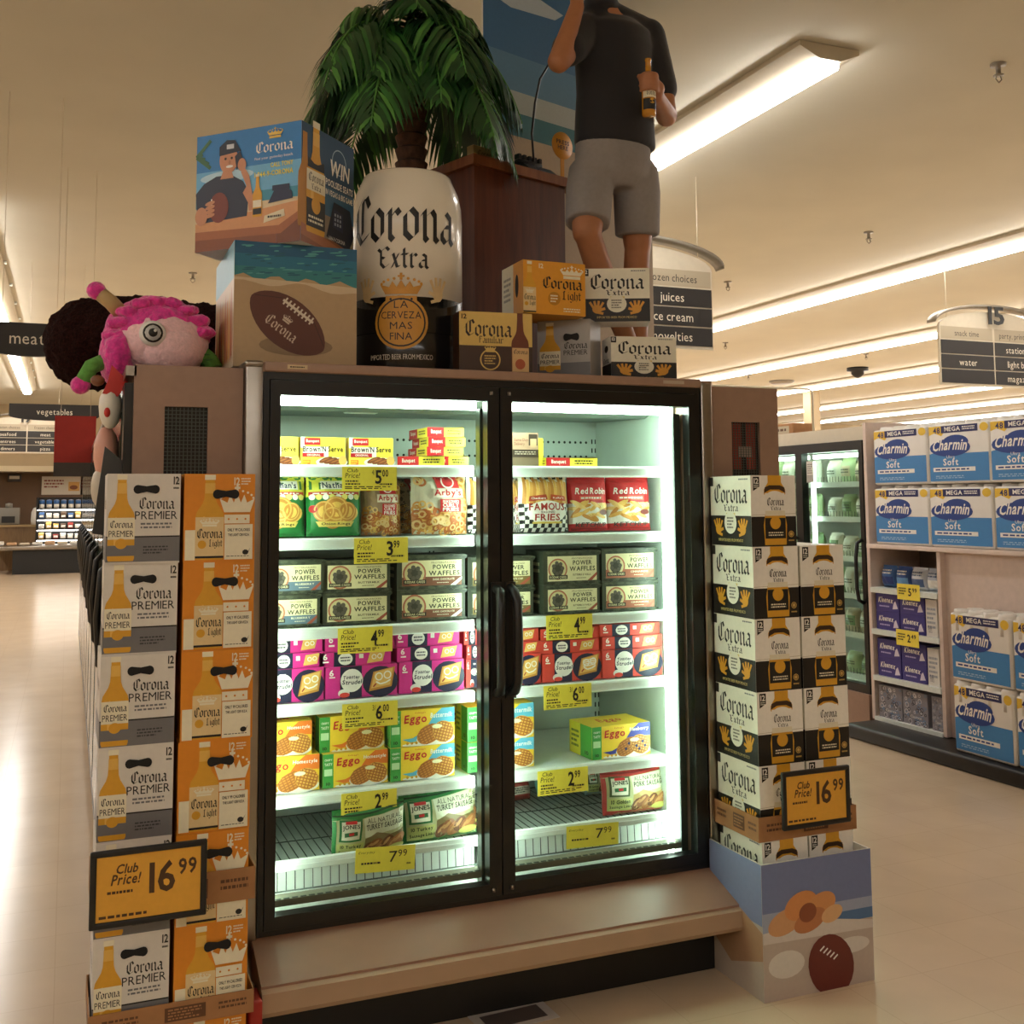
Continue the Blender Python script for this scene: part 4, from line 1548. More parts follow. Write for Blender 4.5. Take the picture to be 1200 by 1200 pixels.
def bottle_art(A, cx, y0, w, h, kind, l=3):
    """Printed long-neck beer bottle with label."""
    A.bottle(cx, y0, w, h, BEER, l, CREAM)
    A.rect(cx - w * .18, y0 + h * .78, cx + w * .18, y0 + h * .9, k('#e3b655'), l + 1)
    A.ell(cx - w * .2, y0 + h * .3, w * .08, h * .22, k('#e8bb58'), l + 1, 10)
    if kind == 'extra':
        A.poly([(cx - w * .46, y0 + h * .57), (cx + w * .46, y0 + h * .57), (cx + w * .42, y0 + h * .66), (cx + w * .1, y0 + h * .62), (cx - w * .1, y0 + h * .62), (cx - w * .42, y0 + h * .66)], BLACK, l + 2)
        A.rect(cx - w * .5, y0 + h * .37, cx + w * .5, y0 + h * .555, CREAM, l + 2)
        A.black('Corona', cx - w * .42, y0 + h * .45, cx + w * .42, y0 + h * .535, BLACK, l + 3)
        A.black('Extra', cx - w * .24, y0 + h * .385, cx + w * .26, y0 + h * .44, BLACK, l + 3)
        A.rect(cx - w * .5, y0 + h * .05, cx + w * .5, y0 + h * .3, BLACK, l + 2)
        A.ell(cx, y0 + h * .25, w * .24, h * .075, BEER, l + 3)
        A.fine(cx - w * .4, y0 + h * .08, cx + w * .42, y0 + h * .16, 2, CREAM, l + 3)
    elif kind == 'light':
        A.rect(cx - w * .5, y0 + h * .04, cx + w * .5, y0 + h * .5, k('#e2c894'), l + 2)
        A.crown(cx, y0 + h * .44, w * .7, h * .1, CREAM, l + 3)
        A.black('Corona', cx - w * .46, y0 + h * .25, cx + w * .46, y0 + h * .37, BLACK, l + 4)
        A.black('Light', cx - w * .02, y0 + h * .13, cx + w * .46, y0 + h * .24, BLACK, l + 4)
        A.disc(cx - w * .26, y0 + h * .18, w * .15, BEER, l + 3, 14)
        A.rect(cx - w * .5, y0 + h * .02, cx + w * .5, y0 + h * .045, BLACK, l + 3)
    elif kind == 'premier':
        A.rect(cx - w * .5, y0 + h * .25, cx + w * .5, y0 + h * .5, CREAM, l + 2)
        A.black('Corona', cx - w * .44, y0 + h * .38, cx + w * .44, y0 + h * .47, BLACK, l + 3)
        A.text('PREMIER', cx - w * .46, y0 + h * .28, cx + w * .46, y0 + h * .35, BLACK, l + 3)
        A.rect(cx - w * .5, y0 + h * .06, cx + w * .5, y0 + h * .18, SILV, l + 2)
        A.ell(cx, y0 + h * .2, w * .22, h * .06, BEER, l + 3)
    elif kind == 'familiar':
        A.rect(cx - w * .5, y0 + h * .1, cx + w * .5, y0 + h * .46, CREAM, l + 2)
        A.black('Corona', cx - w * .44, y0 + h * .34, cx + w * .44, y0 + h * .43, BLACK, l + 3)
        A.ell(cx, y0 + h * .22, w * .3, h * .1, k('#b5532c'), l + 3)


def art_extra_side(A):
    A.rect(0, .43, 1, 1, k('#e6e2cf'), 1)
    A.rect(0, 0, 1, .43, BLACK, 1)
    A.black('Corona', .08, .6, .92, .9, BLACK, 3)
    A.black('Extra', .34, .49, .7, .6, BLACK, 3)
    A.rect(.0, .86, .08, .99, BLACK, 2)
    A.rect(.4, .43, .62, .47, k('#d9c275'), 3)
    A.ell(.5, .33, .15, .16, k('#e6e2cf'), 3)
    A.fine(.42, .24, .58, .42, 4, k('#4b4538'), 4)
    A.hand(.2, .26, .24, .26, k('#d99a2e'), 3, 1)
    A.hand(.8, .26, .24, .26, k('#d99a2e'), 3, -1)
    A.text('IMPORTED BEER FROM MEXICO', .2, .06, .8, .1, k('#d9c275'), 3)
    A.fine(.72, .93, .95, .97, 1, SILV, 3)


def art_extra_end(A):
    A.rect(0, .42, 1, 1, WHITE, 1)
    A.rect(0, 0, 1, .42, BLACK, 1)
    A.poly([(.05, .78), (.19, .84), (.19, .98), (.05, .98)], BLACK, 3)
    A.text('12', .07, .88, .17, .96, WHITE, 4, 1)
    A.fine(.07, .82, .17, .87, 2, WHITE, 4)
    hh = 1.2
    A.bottle(.53, .01, .48, 1.32, BEER, 2) if False else None
    # the bottle is cropped by the carton's top edge
    cx, w = .53, .46
    A.poly([(cx - .15, 1), (cx - .15, .9), (cx - .24, .8), (cx - .24, .73), (cx + .24, .73), (cx + .24, .8), (cx + .15, .9), (cx + .15, 1)], BEER, 2)
    A.poly([(cx - .24, .75), (cx - .1, .8), (cx + .1, .8), (cx + .24, .75), (cx + .22, .83), (cx + .12, .86), (cx - .12, .86), (cx - .22, .83)], k('#3a2410'), 3)
    A.rect(cx - .22, .5, cx + .22, .75, WHITE, 3)
    A.ell(cx, .72, .18, .06, WHITE, 4)
    A.black('Corona', cx - .19, .57, cx + .2, .69, BLACK, 5)
    A.black('Extra', cx - .1, .505, cx + .13, .565, BLACK, 5)
    A.line([(0, .44), (1, .46)], .008, k('#bdb5a5'), 2)
    A.poly([(cx - .24, .02), (cx + .24, .02), (cx + .26, .3), (cx + .22, .46), (cx - .22, .46), (cx - .26, .3)], BEER, 2)
    A.rect(cx - .22, .43, cx + .22, .5, k('#e6dfc9'), 3)
    A.rect(cx - .23, .11, cx + .23, .4, BLACK, 3)
    A.disc(cx, .33, .12, BEER, 4)
    A.fine(cx - .16, .14, cx + .18, .21, 2, CREAM, 4)
    A.ring(.88, .17, .06, .015, GOLD, 3)
    A.disc(.88, .17, .035, GOLD, 3, 10)
    A.fine(.82, .06, .95, .1, 1, GOLD, 3)


HOLE_M = mat('hand_hole_dark', '#0d0b09', .7)


def hole_part(w, h, cx, cz, hw, hh, parent, y=-.0035):
    m = MB()
    pts = []
    for s_, a0 in ((1, -PI / 2), (-1, PI / 2)):
        for i in range(7):
            a = a0 + PI * i / 6
            pts.append((cx + s_ * hw * .68 + math.cos(a) * hw * .32, cz + math.sin(a) * hh))
    pts.insert(7, (cx, cz + hh * .7))
    pts.append((cx, cz - hh * .55))
    m.prism(pts, .0012, HOLE_M, o=y)
    m.build('hand_hole', parent)


def art_light_front(A):
    A.rect(0, 0, 1, 1, ORANGE, 1)
    A.rect(.02, .02, .16, .36, CREAM, 2)
    bottle_art(A, .36, .02, .4, .97, 'light', 2)
    A.text('12', .7, .87, .78, .96, CREAM, 6, 1)
    A.fine(.8, .87, .94, .96, 3, CREAM, 6)
    A.crown(.745, .66, .5, .46, CREAM, 9, ORANGE)
    A.rect(.57, .02, .97, .42, CREAM, 9)
    A.text('ONLY 99 CALORIES', .61, .34, .93, .375, BLACK, 11, 1)
    A.text('THE LIGHT CERVEZA', .62, .285, .92, .315, BLACK, 11, 1)
    A.ell(.87, .1, .045, .03, BLACK, 11, 10)
    A.poly([(.9, .1), (.94, .15), (.9, .08)], BLACK, 11)
    A.fine(.6, .05, .93, .065, 1, BLACK, 11)


def art_premier_front(A):
    A.rect(0, 0, 1, 1, k('#d9d4cc'), 1)
    A.rect(0, .02, 1, .3, SILV, 2)
    A.rect(0, .29, 1, .305, BLACK, 3)
    bottle_art(A, .2, .03, .36, .96, 'premier', 4)
    A.black('Corona', .42, .6, .92, .74, BLACK, 3)
    A.text('PREMIER', .38, .49, .96, .58, BLACK, 3)
    A.fine(.46, .38, .9, .46, 2, SILV, 3)
    A.fine(.5, .1, .85, .2, 3, k('#3a3a3c'), 3)
    A.text('12', .9, .88, .98, .97, BLACK, 3, 1)
    A.fine(.9, .82, .98, .86, 1, BLACK, 3)


BD, BHt = .25, .2425
BY = 3.12


def beer_light(name='beer_carton', w=.192):
    m, F, L, Rr, T = carton(w, BD, BHt, k('#d2821c'))
    art_light_front(F)
    o = m.build(name)
    hole_part(w, BHt, .016, .186, .036, .013, o, -.0055)
    return o


def beer_premier(w=.19):
    m, F, L, Rr, T = carton(w, BD, BHt, k('#cfcac2'))
    art_premier_front(F)
    L.rect(0, .02, 1, .3, SILV, 1)
    L.black('Corona', .2, .6, .85, .76, BLACK, 2)
    o = m.build('beer_carton')
    hole_part(w, BHt, .006, .2, .034, .012, o)
    return o


def beer_extra():
    m, F, L, Rr, T = carton(.183, BD, BHt, k('#e3dfd2'))
    art_extra_end(F)
    art_extra_side(L)
    art_extra_side(Rr)
    return m.build('beer_carton')


ORD = ['topmost', 'second from the top', 'third from the top', 'fourth from the top', 'fifth from the top', 'sixth from the top', 'bottom']
zs = [i * .2427 for i in range(7)][::-1]
LXO, LXP = .394, .19
oL, oP, oE = beer_light(), beer_premier(), beer_extra()
kids(None)
G_O, G_P, G_E2 = 'orange beer cartons stacked by the freezer', 'white and grey beer cartons stacked by the freezer', 'black and white beer cartons stacked by the freezer'
for i, z in enumerate(zs):
    for src, x, lb, g in ((oL, LXO, 'orange twelve-bottle beer carton, %s in the orange stack' % ORD[i], G_O), (oP, LXP, 'white and grey twelve-bottle beer carton, %s in its stack' % ORD[i], G_P)):
        o = src if i == 0 else dup(src, (0, 0, 0))
        o.location = (x + R.uniform(-.002, .002) - .001 * i, BY + R.uniform(0, .006), z)
        o.rotation_euler.z = R.uniform(-.012, .012)
        tag(o, lb, 'beer carton', g)
RX1_, RX2_ = 2.243, 2.436
for i, z in enumerate(zs):
    o = oE if i == 0 else dup(oE, (0, 0, 0))
    o.location = (RX1_ + .0015 * i, BY + R.uniform(0, .004), z)
    o.rotation_euler.z = R.uniform(-.012, .004)
    tag(o, 'black and white beer carton, %s in the taller stack' % ORD[i], 'beer carton', G_E2)
    if i:
        o = dup(oE, (RX2_ + .001 * i, BY + R.uniform(0, .004), z), R.uniform(-.012, .004))
        tag(o, 'black and white beer carton, %s in the shorter stack' % (ORD[i - 1] if i < 6 else 'bottom'), 'beer carton', G_E2)


def tray(x0, x1, y0, y1, z, h, label):
    m = MB()
    t_ = .003
    m.box((x0, y0, z), (x1, y0 + t_, z + h), M_CARD)
    m.box((x0, y1 - t_, z), (x1, y1, z + h), M_CARD)
    m.box((x0, y0 + t_, z), (x0 + t_, y1 - t_, z + h), M_CARD)
    m.box((x1 - t_, y0 + t_, z), (x1, y1 - t_, z + h), M_CARD)
    F = Art(m, lambda u, v, l: (x0 + u * (x1 - x0), y0 - E_ * l, z + v * h), x1 - x0, h)
    L = Art(m, lambda u, v, l: (x0 - E_ * l, y1 - u * (y1 - y0), z + v * h), y1 - y0, h)
    dk = k('#5e3a22')
    for A in (F, L):
        A.rect(.45, .2, .7, .8, dk, 1)
        A.fine(.47, .25, .68, .75, 4, k('#a3754c'), 2)
        A.fine(.08, .35, .3, .75, 2, dk, 1)
        A.fine(.78, .35, .96, .75, 2, dk, 1)
    tag(m.build('cardboard_tray'), label, 'cardboard tray', 'brown cardboard trays around the beer cartons')


tray(LXP - .108, LXO + .108, BY - .008, BY + BD + .016, zs[4] + .055, .085, 'brown tray wall around the cartons behind the orange price board')
tray(LXP - .108, LXO + .108, BY - .008, BY + BD + .016, zs[5] + .0, .06, 'brown tray wall near the floor under the orange price board')
tray(RX1_ - .10, RX2_ + .108, BY - .006, BY + BD + .014, zs[4] + .0, .08, 'brown tray wall around the black and white cartons')


def price_board(px0, px1, pyt, pyb, Y, label, club, ybox, stem):
    a, b, c = at(px0, pyt, Y=Y), at(px1, pyt, Y=Y), at(px0, pyb, Y=Y)
    w, h = b.x - a.x, a.z - c.z
    t = thing('price_board', label, 'price sign', ((a.x + b.x) / 2, Y, c.z), 0, 'framed price boards on the beer stacks')
    m = MB()
    fr = .016
    m.rbox((-w / 2, 0, 0), (w / 2, .014, fr), .004, M_BLKP)
    m.rbox((-w / 2, 0, h - fr), (w / 2, .014, h), .004, M_BLKP)
    m.rbox((-w / 2, 0, fr * .4), (-w / 2 + fr, .014, h - fr * .4), .004, M_BLKP)
    m.rbox((w / 2 - fr, 0, fr * .4), (w / 2, .014, h - fr * .4), .004, M_BLKP)
    m.build('frame', t)
    m = MB()
    m.box((-w / 2 + .01, .005, .01), (w / 2 - .01, .009, h - .01), k('#e0a63a'))
    A = Art(m, lambda u, v, l: ((u - .5) * (w - .02), .005 - E_ * l, .01 + v * (h - .02)), w - .02, h - .02)
    A.text('Club', .2, .7, .4, .84, k('#4a2f16'), 1, 1, .2)
    A.text('Price!', .16, .54, .42, .7, k('#4a2f16'), 1, 1, .2)
    A.fine(.12, .4, .36, .48, 1, k('#4a2f16'), 1)
    A.text('16', .5, .36, .74, .82, k('#4a2f16'), 1, 1)
    A.text('99', .77, .58, .94, .82, k('#4a2f16'), 1, 1)
    A.fine(.05, .06, .5, .14, 1, k('#4a2f16'), 1)
    m.build('paper', t)
    m = MB()
    m.box((-.02, .013, h * .3), (.02, ybox - Y, h * .36), M_BLKP)
    m.box((-.03, ybox - Y - .003, h * .2), (.03, ybox - Y, h * .5), M_BLKP)
    m.build('bracket', t)


price_board(106, 243, 1000, 1092, 3.02, 'orange paper price board in a black frame on the white and orange stacks', 1, BY - .009, 0)
price_board(917, 996, 906, 975, 3.03, 'orange paper price board in a black frame on the black and white stacks', 1, BY - .007, 0)

# printed cardboard skirt round the foot of the black and white stack
sk = thing('display_skirt', 'beach-printed cardboard skirt round the foot of the black and white beer stack', 'cardboard display', (0, 0, 0))
sx0, sx1, sy0, sy1, shh = RX1_ - .125, RX2_ + .125, BY - .05, 3.378, .43
m = MB()
m.box((sx0, sy0, 0), (sx1, sy0 + .006, shh), M_CARDW)
F = Art(m, lambda u, v, l: (sx0 + u * (sx1 - sx0), sy0 - E_ * l, v * shh), sx1 - sx0, shh)
F.rect(0, 0, 1, 1, k('#b9aaa0'), 1)
F.rect(0, .62, 1, 1, k('#6f7ba6'), 2)
F.rect(0, .5, 1, .64, k('#9aa3bd'), 3)
F.rect(.5, .48, 1, .56, k('#4b6f9c'), 4)
F.poly([(0, .5), (.5, .54), (1, .46), (1, .4), (0, .42)], k('#cfc6c0'), 5)
for qx, qy, qa, qb, qc in ((.2, .56, .16, .09, '#c9966a'), (.34, .66, .15, .1, '#d08a52'), (.52, .64, .14, .09, '#cf8f58'), (.42, .54, .15, .08, '#b8764a'), (.4, .6, .08, .07, '#8a4a2e'), (.62, .56, .1, .06, '#d9ab7c')):
    F.ell(qx, qy, qa, qb, k(qc), 6, 24, .3)
F.ell(.2, .25, .16, .1, k('#d6cfc8'), 5)
F.ell(.8, .3, .16, .06, k('#d6cfc8'), 5)
F.ell(.6, .18, .2, .24, k('#6b2a22'), 6, 24, .5)
for i in range(5):
    F.line([(.5 + i * .03, .3 - i * .02), (.54 + i * .03, .33 - i * .02)], .012, WHITE, 7)
m.build('front_panel', sk)
m = MB()
m.box((sx0, sy0 + .006, 0), (sx0 + .006, sy1, shh), M_CARDW)
L = Art(m, lambda u, v, l: (sx0 - E_ * l, sy1 - u * (sy1 - sy0), v * shh), sy1 - sy0, shh)
L.rect(0, 0, 1, 1, k('#b5a89c'), 1)
L.rect(0, .55, 1, 1, k('#7a84a6'), 2)
L.poly([(0, .3), (.6, .6), (1, .5), (1, .3), (.4, .15)], k('#a88466'), 3)
m.build('side_panel', sk)
m = MB()
m.box((sx1 - .006, sy0 + .006, 0), (sx1, sy1, shh), M_CARDW)
m.build('side_panel', sk)

# ------------------------------------------------------------------ on top of the freezer
TZ = 2.0505


def top_carton(name_label, cx, y, w, d, h, z, rz, body, fronts, hole=None, grp='beer cartons on top of the freezer'):
    m, F, L, Rr, T = carton(w, d, h, body)
    fronts(F, L, Rr, T)
    o = m.build('beer_carton', None, (cx, y, z), rz)
    if hole:
        hole_part(w, h, *hole, o)
    return tag(o, name_label, 'beer carton', grp)


def f_fam(F, L, Rr, T):
    F.rect(0, 0, 1, 1, k('#d8b763'), 1)
    F.rect(0, 0, 1, .46, k('#3d2413'), 2)
    F.black('Corona', .06, .6, .72, .88, k('#2a160c'), 3)
    F.black('Familiar', .26, .5, .6, .62, k('#2a160c'), 3)
    F.text('12', .03, .88, .1, .96, k('#2a160c'), 3, 1)
    F.crown(.42, .42, .16, .12, k('#d8b763'), 3)
    F.ring(.42, .24, .14, .018, k('#d8b763'), 3)
    F.fine(.34, .16, .5, .32, 4, k('#d8b763'), 3)
    F.bottle(.83, .0, .24, 1.0, k('#6b3214'), 4)
    F.rect(.72, .06, .95, .44, k('#d8b27a'), 6)
    F.black('Corona', .735, .34, .935, .42, k('#2a160c'), 7)
    F.disc(.83, .18, .07, k('#a8502a'), 7, 14)
    for S in (L, Rr):
        S.rect(0, 0, 1, 1, k('#3d2413'), 1)


def f_prem(F, L, Rr, T):
    # long side
    L.rect(0, 0, 1, 1, k('#b9b6b2'), 1)
    L.rect(0, .0, 1, .4, SILV, 2)
    L.black('Corona', .1, .62, .8, .84, BLACK, 3)
    L.text('PREMIER', .06, .44, .9, .6, BLACK, 3)
    L.text('12', .82, .88, .9, .97, BLACK, 3, 1)
    L.fine(.3, .15, .8, .3, 3, k('#3a3a3c'), 3)
    F.rect(0, 0, 1, 1, k('#a9a6a2'), 1)
    F.rect(0, .0, 1, .3, SILV, 2)
    bottle_art(F, .24, .02, .4, .95, 'premier', 3)
    F.black('Corona', .5, .52, .95, .64, BLACK, 3)
    F.text('PREMIER', .5, .42, .95, .5, BLACK, 3)


def f_extra(F, L, Rr, T):
    art_extra_side(F)
    F.text('12', .015, .9, .06, .97, WHITE, 4, 1)
    for S in (L, Rr):
        S.rect(0, 0, 1, .4, BLACK, 1)
        S.rect(0, .4, 1, 1, WHITE, 1)
        S.ell(.5, .75, .2, .08, HOLE_M, 2)
        S.black('Corona', .15, .42, .8, .56, BLACK, 2)


def f_light(F, L, Rr, T):
    F.rect(0, 0, 1, 1, k('#dd9a2c'), 1)
    F.crown(.78, .82, .38, .26, CREAM, 3)
    F.black('Corona', .29, .48, .95, .72, BLACK, 5)
    F.black('Light', .62, .24, .93, .46, BLACK, 5)
    F.disc(.49, .3, .1, BEER2, 4)
    F.fine(.43, .22, .55, .38, 3, CREAM, 5)
    bottle_art(F, .1, -.0, .2, .98, 'light', 2)
    F.fine(.64, .05, .92, .14, 2, CREAM, 3)
    F.text('12', .25, .86, .32, .95, CREAM, 3, 1)
    L.rect(0, 0, 1, 1, k('#d8cfae'), 1)
    L.rect(.55, .0, 1, 1, k('#d2902a'), 2)
    L.ell(.72, .55, .08, .22, HOLE_M, 3)
    L.fine(.1, .3, .45, .8, 5, k('#7b7466'), 3)


def rot_carton(pxa, pya, pxb, pyb, Y, d, h, z, label, body, fn, rz=None, hole=None):
    """Carton with its front lower corners at two pixels, near one on plane Y."""
    a, b = at(pxa, pya, Y=Y), at(pxb, pyb, Y=Y)
    return (a, b)


LIFT = TZ
Hb = .218
p0 = at(542, 436, Y=3.45)
top_carton('brown and gold beer carton beside the giant can', 1.355, 3.458, .262, .09, Hb, LIFT, -.1, k('#3d2413'), f_fam)
top_carton('grey beer carton between the brown carton and the small black and white one', 1.66, 3.56, .2, .15, .224, LIFT, -.72, k('#aaa6a2'), f_prem, (.03, .16, .03, .014))
top_carton('small black and white beer carton at the freezer corner', 1.945, 3.475, .25, .12, .165, LIFT, -.2, k('#e3dfd2'), f_extra)
top_carton('orange beer carton on top of the brown and grey ones', 1.585, 3.47, .243, .2, .19, LIFT + .226, 0, k('#d2902a'), f_light)
top_carton('black and white beer carton balanced on the grey carton and the corner one', 1.865, 3.53, .245, .13, .2, LIFT + .226, -.42, k('#e3dfd2'), f_extra)

# tall beach-printed box with an american football on the front
bb = thing('display_box', 'tall beach-printed box with a big brown football on its front', 'display box', (0, 0, 0))
bx0, bx1, by0, by1, bh = .473, .873, 3.5, 3.96, .408
m = MB()
m.box((bx0, by0, TZ), (bx1, by1, TZ + bh), M_CARDW)
m.build('box_body', bb)
m = MB()
F = Art(m, lambda u, v, l: (bx0 + u * (bx1 - bx0), by0 - E_ * l, TZ + v * bh), bx1 - bx0, bh)
F.rect(0, 0, 1, 1, k('#b39873'), 1)
F.rect(0, .8, 1, 1, k('#1f6f8f'), 2)
F.rect(0, .9, 1, 1, k('#1a5a80'), 3)
pts = [(0, .8)] + [(i / 14, .72 + .025 * math.sin(i * 1.7) - .02 * i / 14) for i in range(15)] + [(1, .8)]
F.poly(pts, k('#2f7f86'), 2)
pts2 = [(0, .74)] + [(i / 14, .66 + .03 * math.sin(i * .9 + 1) - .07 * max(0, i / 14 - .4)) for i in range(15)] + [(1, .7), (.5, .7)]
F.poly([(0, .71)] + [(i / 14, .67 + .02 * math.sin(i * .9 + 1) - .1 * max(0, i / 14 - .5)) for i in range(15)] + [(1, .68), (.5, .7)], k('#cdb998'), 3)
rr = random.Random(4)
for i in range(60):
    F.ell(rr.uniform(.07, .93), rr.uniform(.73, .985), rr.uniform(.02, .06), .006, k('#4f9ea0') if i % 2 else k('#195e76'), 4, 8, .1)
# football
cx, cy, rot = .43, .36, -.62
fb = []
for i in range(32):
    a = 2 * PI * i / 32
    x = .36 * math.cos(a)
    y = .2 * math.sin(a) * abs(math.sin(a)) ** .25
    fb.append((cx + x * math.cos(rot) - y * math.sin(rot), cy + x * math.sin(rot) + y * math.cos(rot)))
F.ell(.5, .18, .3, .08, k('#8d7556'), 4)
F.poly(fb, k('#5a2c1c'), 5)


def fbp(x, y):
    return (cx + x * math.cos(rot) - y * math.sin(rot), cy + x * math.sin(rot) + y * math.cos(rot))


F.line([fbp(-.14, .13), fbp(.16, .13)], .02, k('#d8ccb8'), 6)
for i in range(8):
    F.line([fbp(-.12 + i * .037, .1), fbp(-.12 + i * .037, .165)], .014, k('#d8ccb8'), 6)
F.line([fbp(-.34, .02), fbp(-.15, .14)], .006, k('#3a1a10'), 6)
F.line([fbp(.16, .14), fbp(.34, .03)], .006, k('#3a1a10'), 6)
A2 = Art(m, lambda u, v, l: F.P(*fbp((u - .5) * .3 - .02, (v - .5) * .16 - .03), l), .12, .064)
A2.black('Corona', 0, 0, 1, .6, k('#c9b49c'), 6)
A2.crown(.5, .85, .3, .4, k('#c9b49c'), 6)
m.build('front_print', bb)
m = MB()
L = Art(m, lambda u, v, l: (bx0 - E_ * l, by1 - u * (by1 - by0), TZ + v * bh), by1 - by0, bh)
L.rect(0, 0, 1, 1, k('#d9c7ae'), 1)
L.rect(0, .7, 1, 1, k('#8fc3d8'), 2)
for i in range(9):
    L.poly([(.05 + i * .1, .05), (.13 + i * .1, .1), (.1 + i * .1, .6 + .03 * (i % 3)), (.07 + i * .1, .55)], (k('#d9823a'), k('#e8b45a'), k('#c96a4a'))[i % 3], 3)
m.build('side_print', bb)

# poster box turned cornerwise on it
pb = thing('poster_box', 'square poster box turned cornerwise, with a man on the phone printed on it', 'display box', (.672, 3.44, TZ + bh + .001), PI / 4)
pw, pd, ph = .42, .325, .40
m = MB()
# near corner at the origin; left face runs along +y (local), right face along +x
m.box((0, 0, 0), (pd, pw, ph), M_CARDW)
m.build('box_body', pb)
SKY1, SKY2, SAND, WOODP = k('#2f7fc4'), k('#6fb4e0'), k('#d9c6a0'), k('#c98a5a')
m = MB()
A = Art(m, lambda u, v, l: (-E_ * l, pw * (1 - u), v * ph), pw, ph)
A.rect(0, 0, 1, 1, SKY1, 1)
A.rect(0, .45, 1, .68, SKY2, 2)
A.ell(.3, .62, .26, .05, k('#b5d8ec'), 3)
A.rect(0, .36, 1, .46, k('#3f93b0'), 3)
A.rect(0, .24, 1, .37, SAND, 3)
for i in range(7):
    a = -.9 + i * .35
    A.line([(-.0, .82), (.1 + .04 * math.cos(i), .82 + .14 * math.sin(a))], .03, k('#3f6f4a'), 4)
A.poly([(0, .24), (1, .34), (1, .25), (.8, .14), (.0, .16)], k('#d59a68'), 4)
A.poly([(0, .17), (.8, .15), (1, .26), (1, .2), (.82, .08), (0, .1)], k('#a8653c'), 5)
A.rect(0, 0, .78, .1, k('#8a4f2e'), 4)
A.rect(.78, 0, 1, .2, k('#7a452a'), 3)
# printed man on the phone, cut at the desk
SKN, SHIRT = k('#c98d68'), k('#20283f')
A.poly([(.02, .24), (.0, .5), (.08, .58), (.2, .63), (.34, .63), (.46, .56), (.52, .46), (.5, .26)], SHIRT, 6)
A.poly([(.46, .46), (.54, .32), (.62, .3), (.6, .36), (.5, .52)], SKN, 7)
A.poly([(.58, .3), (.52, .6), (.47, .68), (.44, .64), (.5, .5), (.52, .3)], SKN, 8)
A.poly([(.24, .6), (.37, .6), (.34, .68), (.27, .68)], SKN, 7)
A.ell(.32, .76, .09, .12, SKN, 8)
A.poly([(.23, .8), (.23, .88), (.3, .93), (.38, .92), (.42, .85), (.44, .82)], k('#1a2233'), 9)
A.rect(.3, .85, .37, .89, k('#cfd3da'), 10)
A.ell(.29, .77, .012, .012, BLACK, 10, 8)
A.ell(.35, .77, .012, .012, BLACK, 10, 8)
A.ell(.33, .7, .035, .012, WHITE, 10, 10)
A.ell(.33, .735, .012, .02, k('#b57a55'), 10, 8)
A.poly([(.4, .66), (.46, .74), (.43, .82), (.38, .78)], k('#1d2233'), 10)
A.ell(.45, .7, .04, .055, SKN, 11)
A.ell(.23, .36, .095, .13, k('#7a3524'), 9)
A.line([(.16, .36), (.16, .44)], .012, WHITE, 10)
for i in range(4):
    A.ell(.145, .3 + i * .035, .05, .018, SKN, 11, 10, .2)
A.ell(.06, .3, .06, .08, SKN, 10)
A.bottle(.6, .24, .09, .36, BEER, 8, CREAM)
A.rect(.56, .32, .64, .38, CREAM, 10)
A.rect(.56, .26, .64, .31, BLACK, 10)
A.poly([(.7, .34), (.93, .36), (.92, .42), (.86, .47), (.76, .45)], k('#232a48'), 8)
A.rect(.74, .44, .9, .485, k('#232a48'), 9)
A.poly([(.66, .18), (.86, .22), (.85, .28), (.67, .24)], k('#e3d7b8'), 9)
A.fine(.7, .21, .83, .245, 1, BLACK, 10)
A.black('Corona', .57, .77, .93, .87, WHITE, 8)
A.crown(.76, .93, .15, .09, k('#e0c25a'), 8)
A.text('Find your gameday beach.', .57, .71, .93, .74, WHITE, 8)
A.text('CALL TONY', .72, .64, .93, .68, YEL, 8, 1)
A.text('1-844-9-CORONA', .57, .57, .93, .615, YEL, 8, 1)
m.build('front_print', pb)
m = MB()
A = Art(m, lambda u, v, l: (pd * u, -E_ * l, v * ph), pd, ph)
A.rect(0, 0, 1, 1, k('#1d4566'), 1)
A.rect(0, .3, 1, .55, k('#2f5f80'), 2)
A.rect(0, 0, 1, .3, k('#8d7f6a'), 2)
A.rect(0, .0, 1, .1, k('#8a5230'), 3)
A.poly([(0, .06), (.6, .0), (1, .0), (1, .02), (0, .16)], k('#a8683e'), 4)
bottle_art(A, .26, .1, .34, .95, 'extra', 4)
A.bottle(.06, .12, .24, .8, BEER2, 3)
A.ring(.7, .8, .14, .012, k('#9fb6c8'), 4)
A.text('WIN', .52, .66, .9, .8, WHITE, 6, 1, .1)
A.text('POOLSIDE SEATS', .44, .56, .97, .62, WHITE, 6, 1)
A.text('IN VEGAS & BIG GAME', .44, .48, .97, .53, WHITE, 6, 1)
A.poly([(.46, .12), (.9, .06), (1, .2), (.92, .42), (.6, .44)], k('#141a2b'), 5)
A.poly([(.58, .22), (.78, .2), (.78, .36), (.6, .38)], k('#222a44'), 6)
for i in range(3):
    for j in range(3):
        A.rect(.61 + i * .05, .24 + j * .04, .64 + i * .05, .265 + j * .04, k('#9aa5b8'), 7)
A.text('1-844-9-CORONA', .5, .1, .82, .135, WHITE, 7)
m.build('side_print', pb)

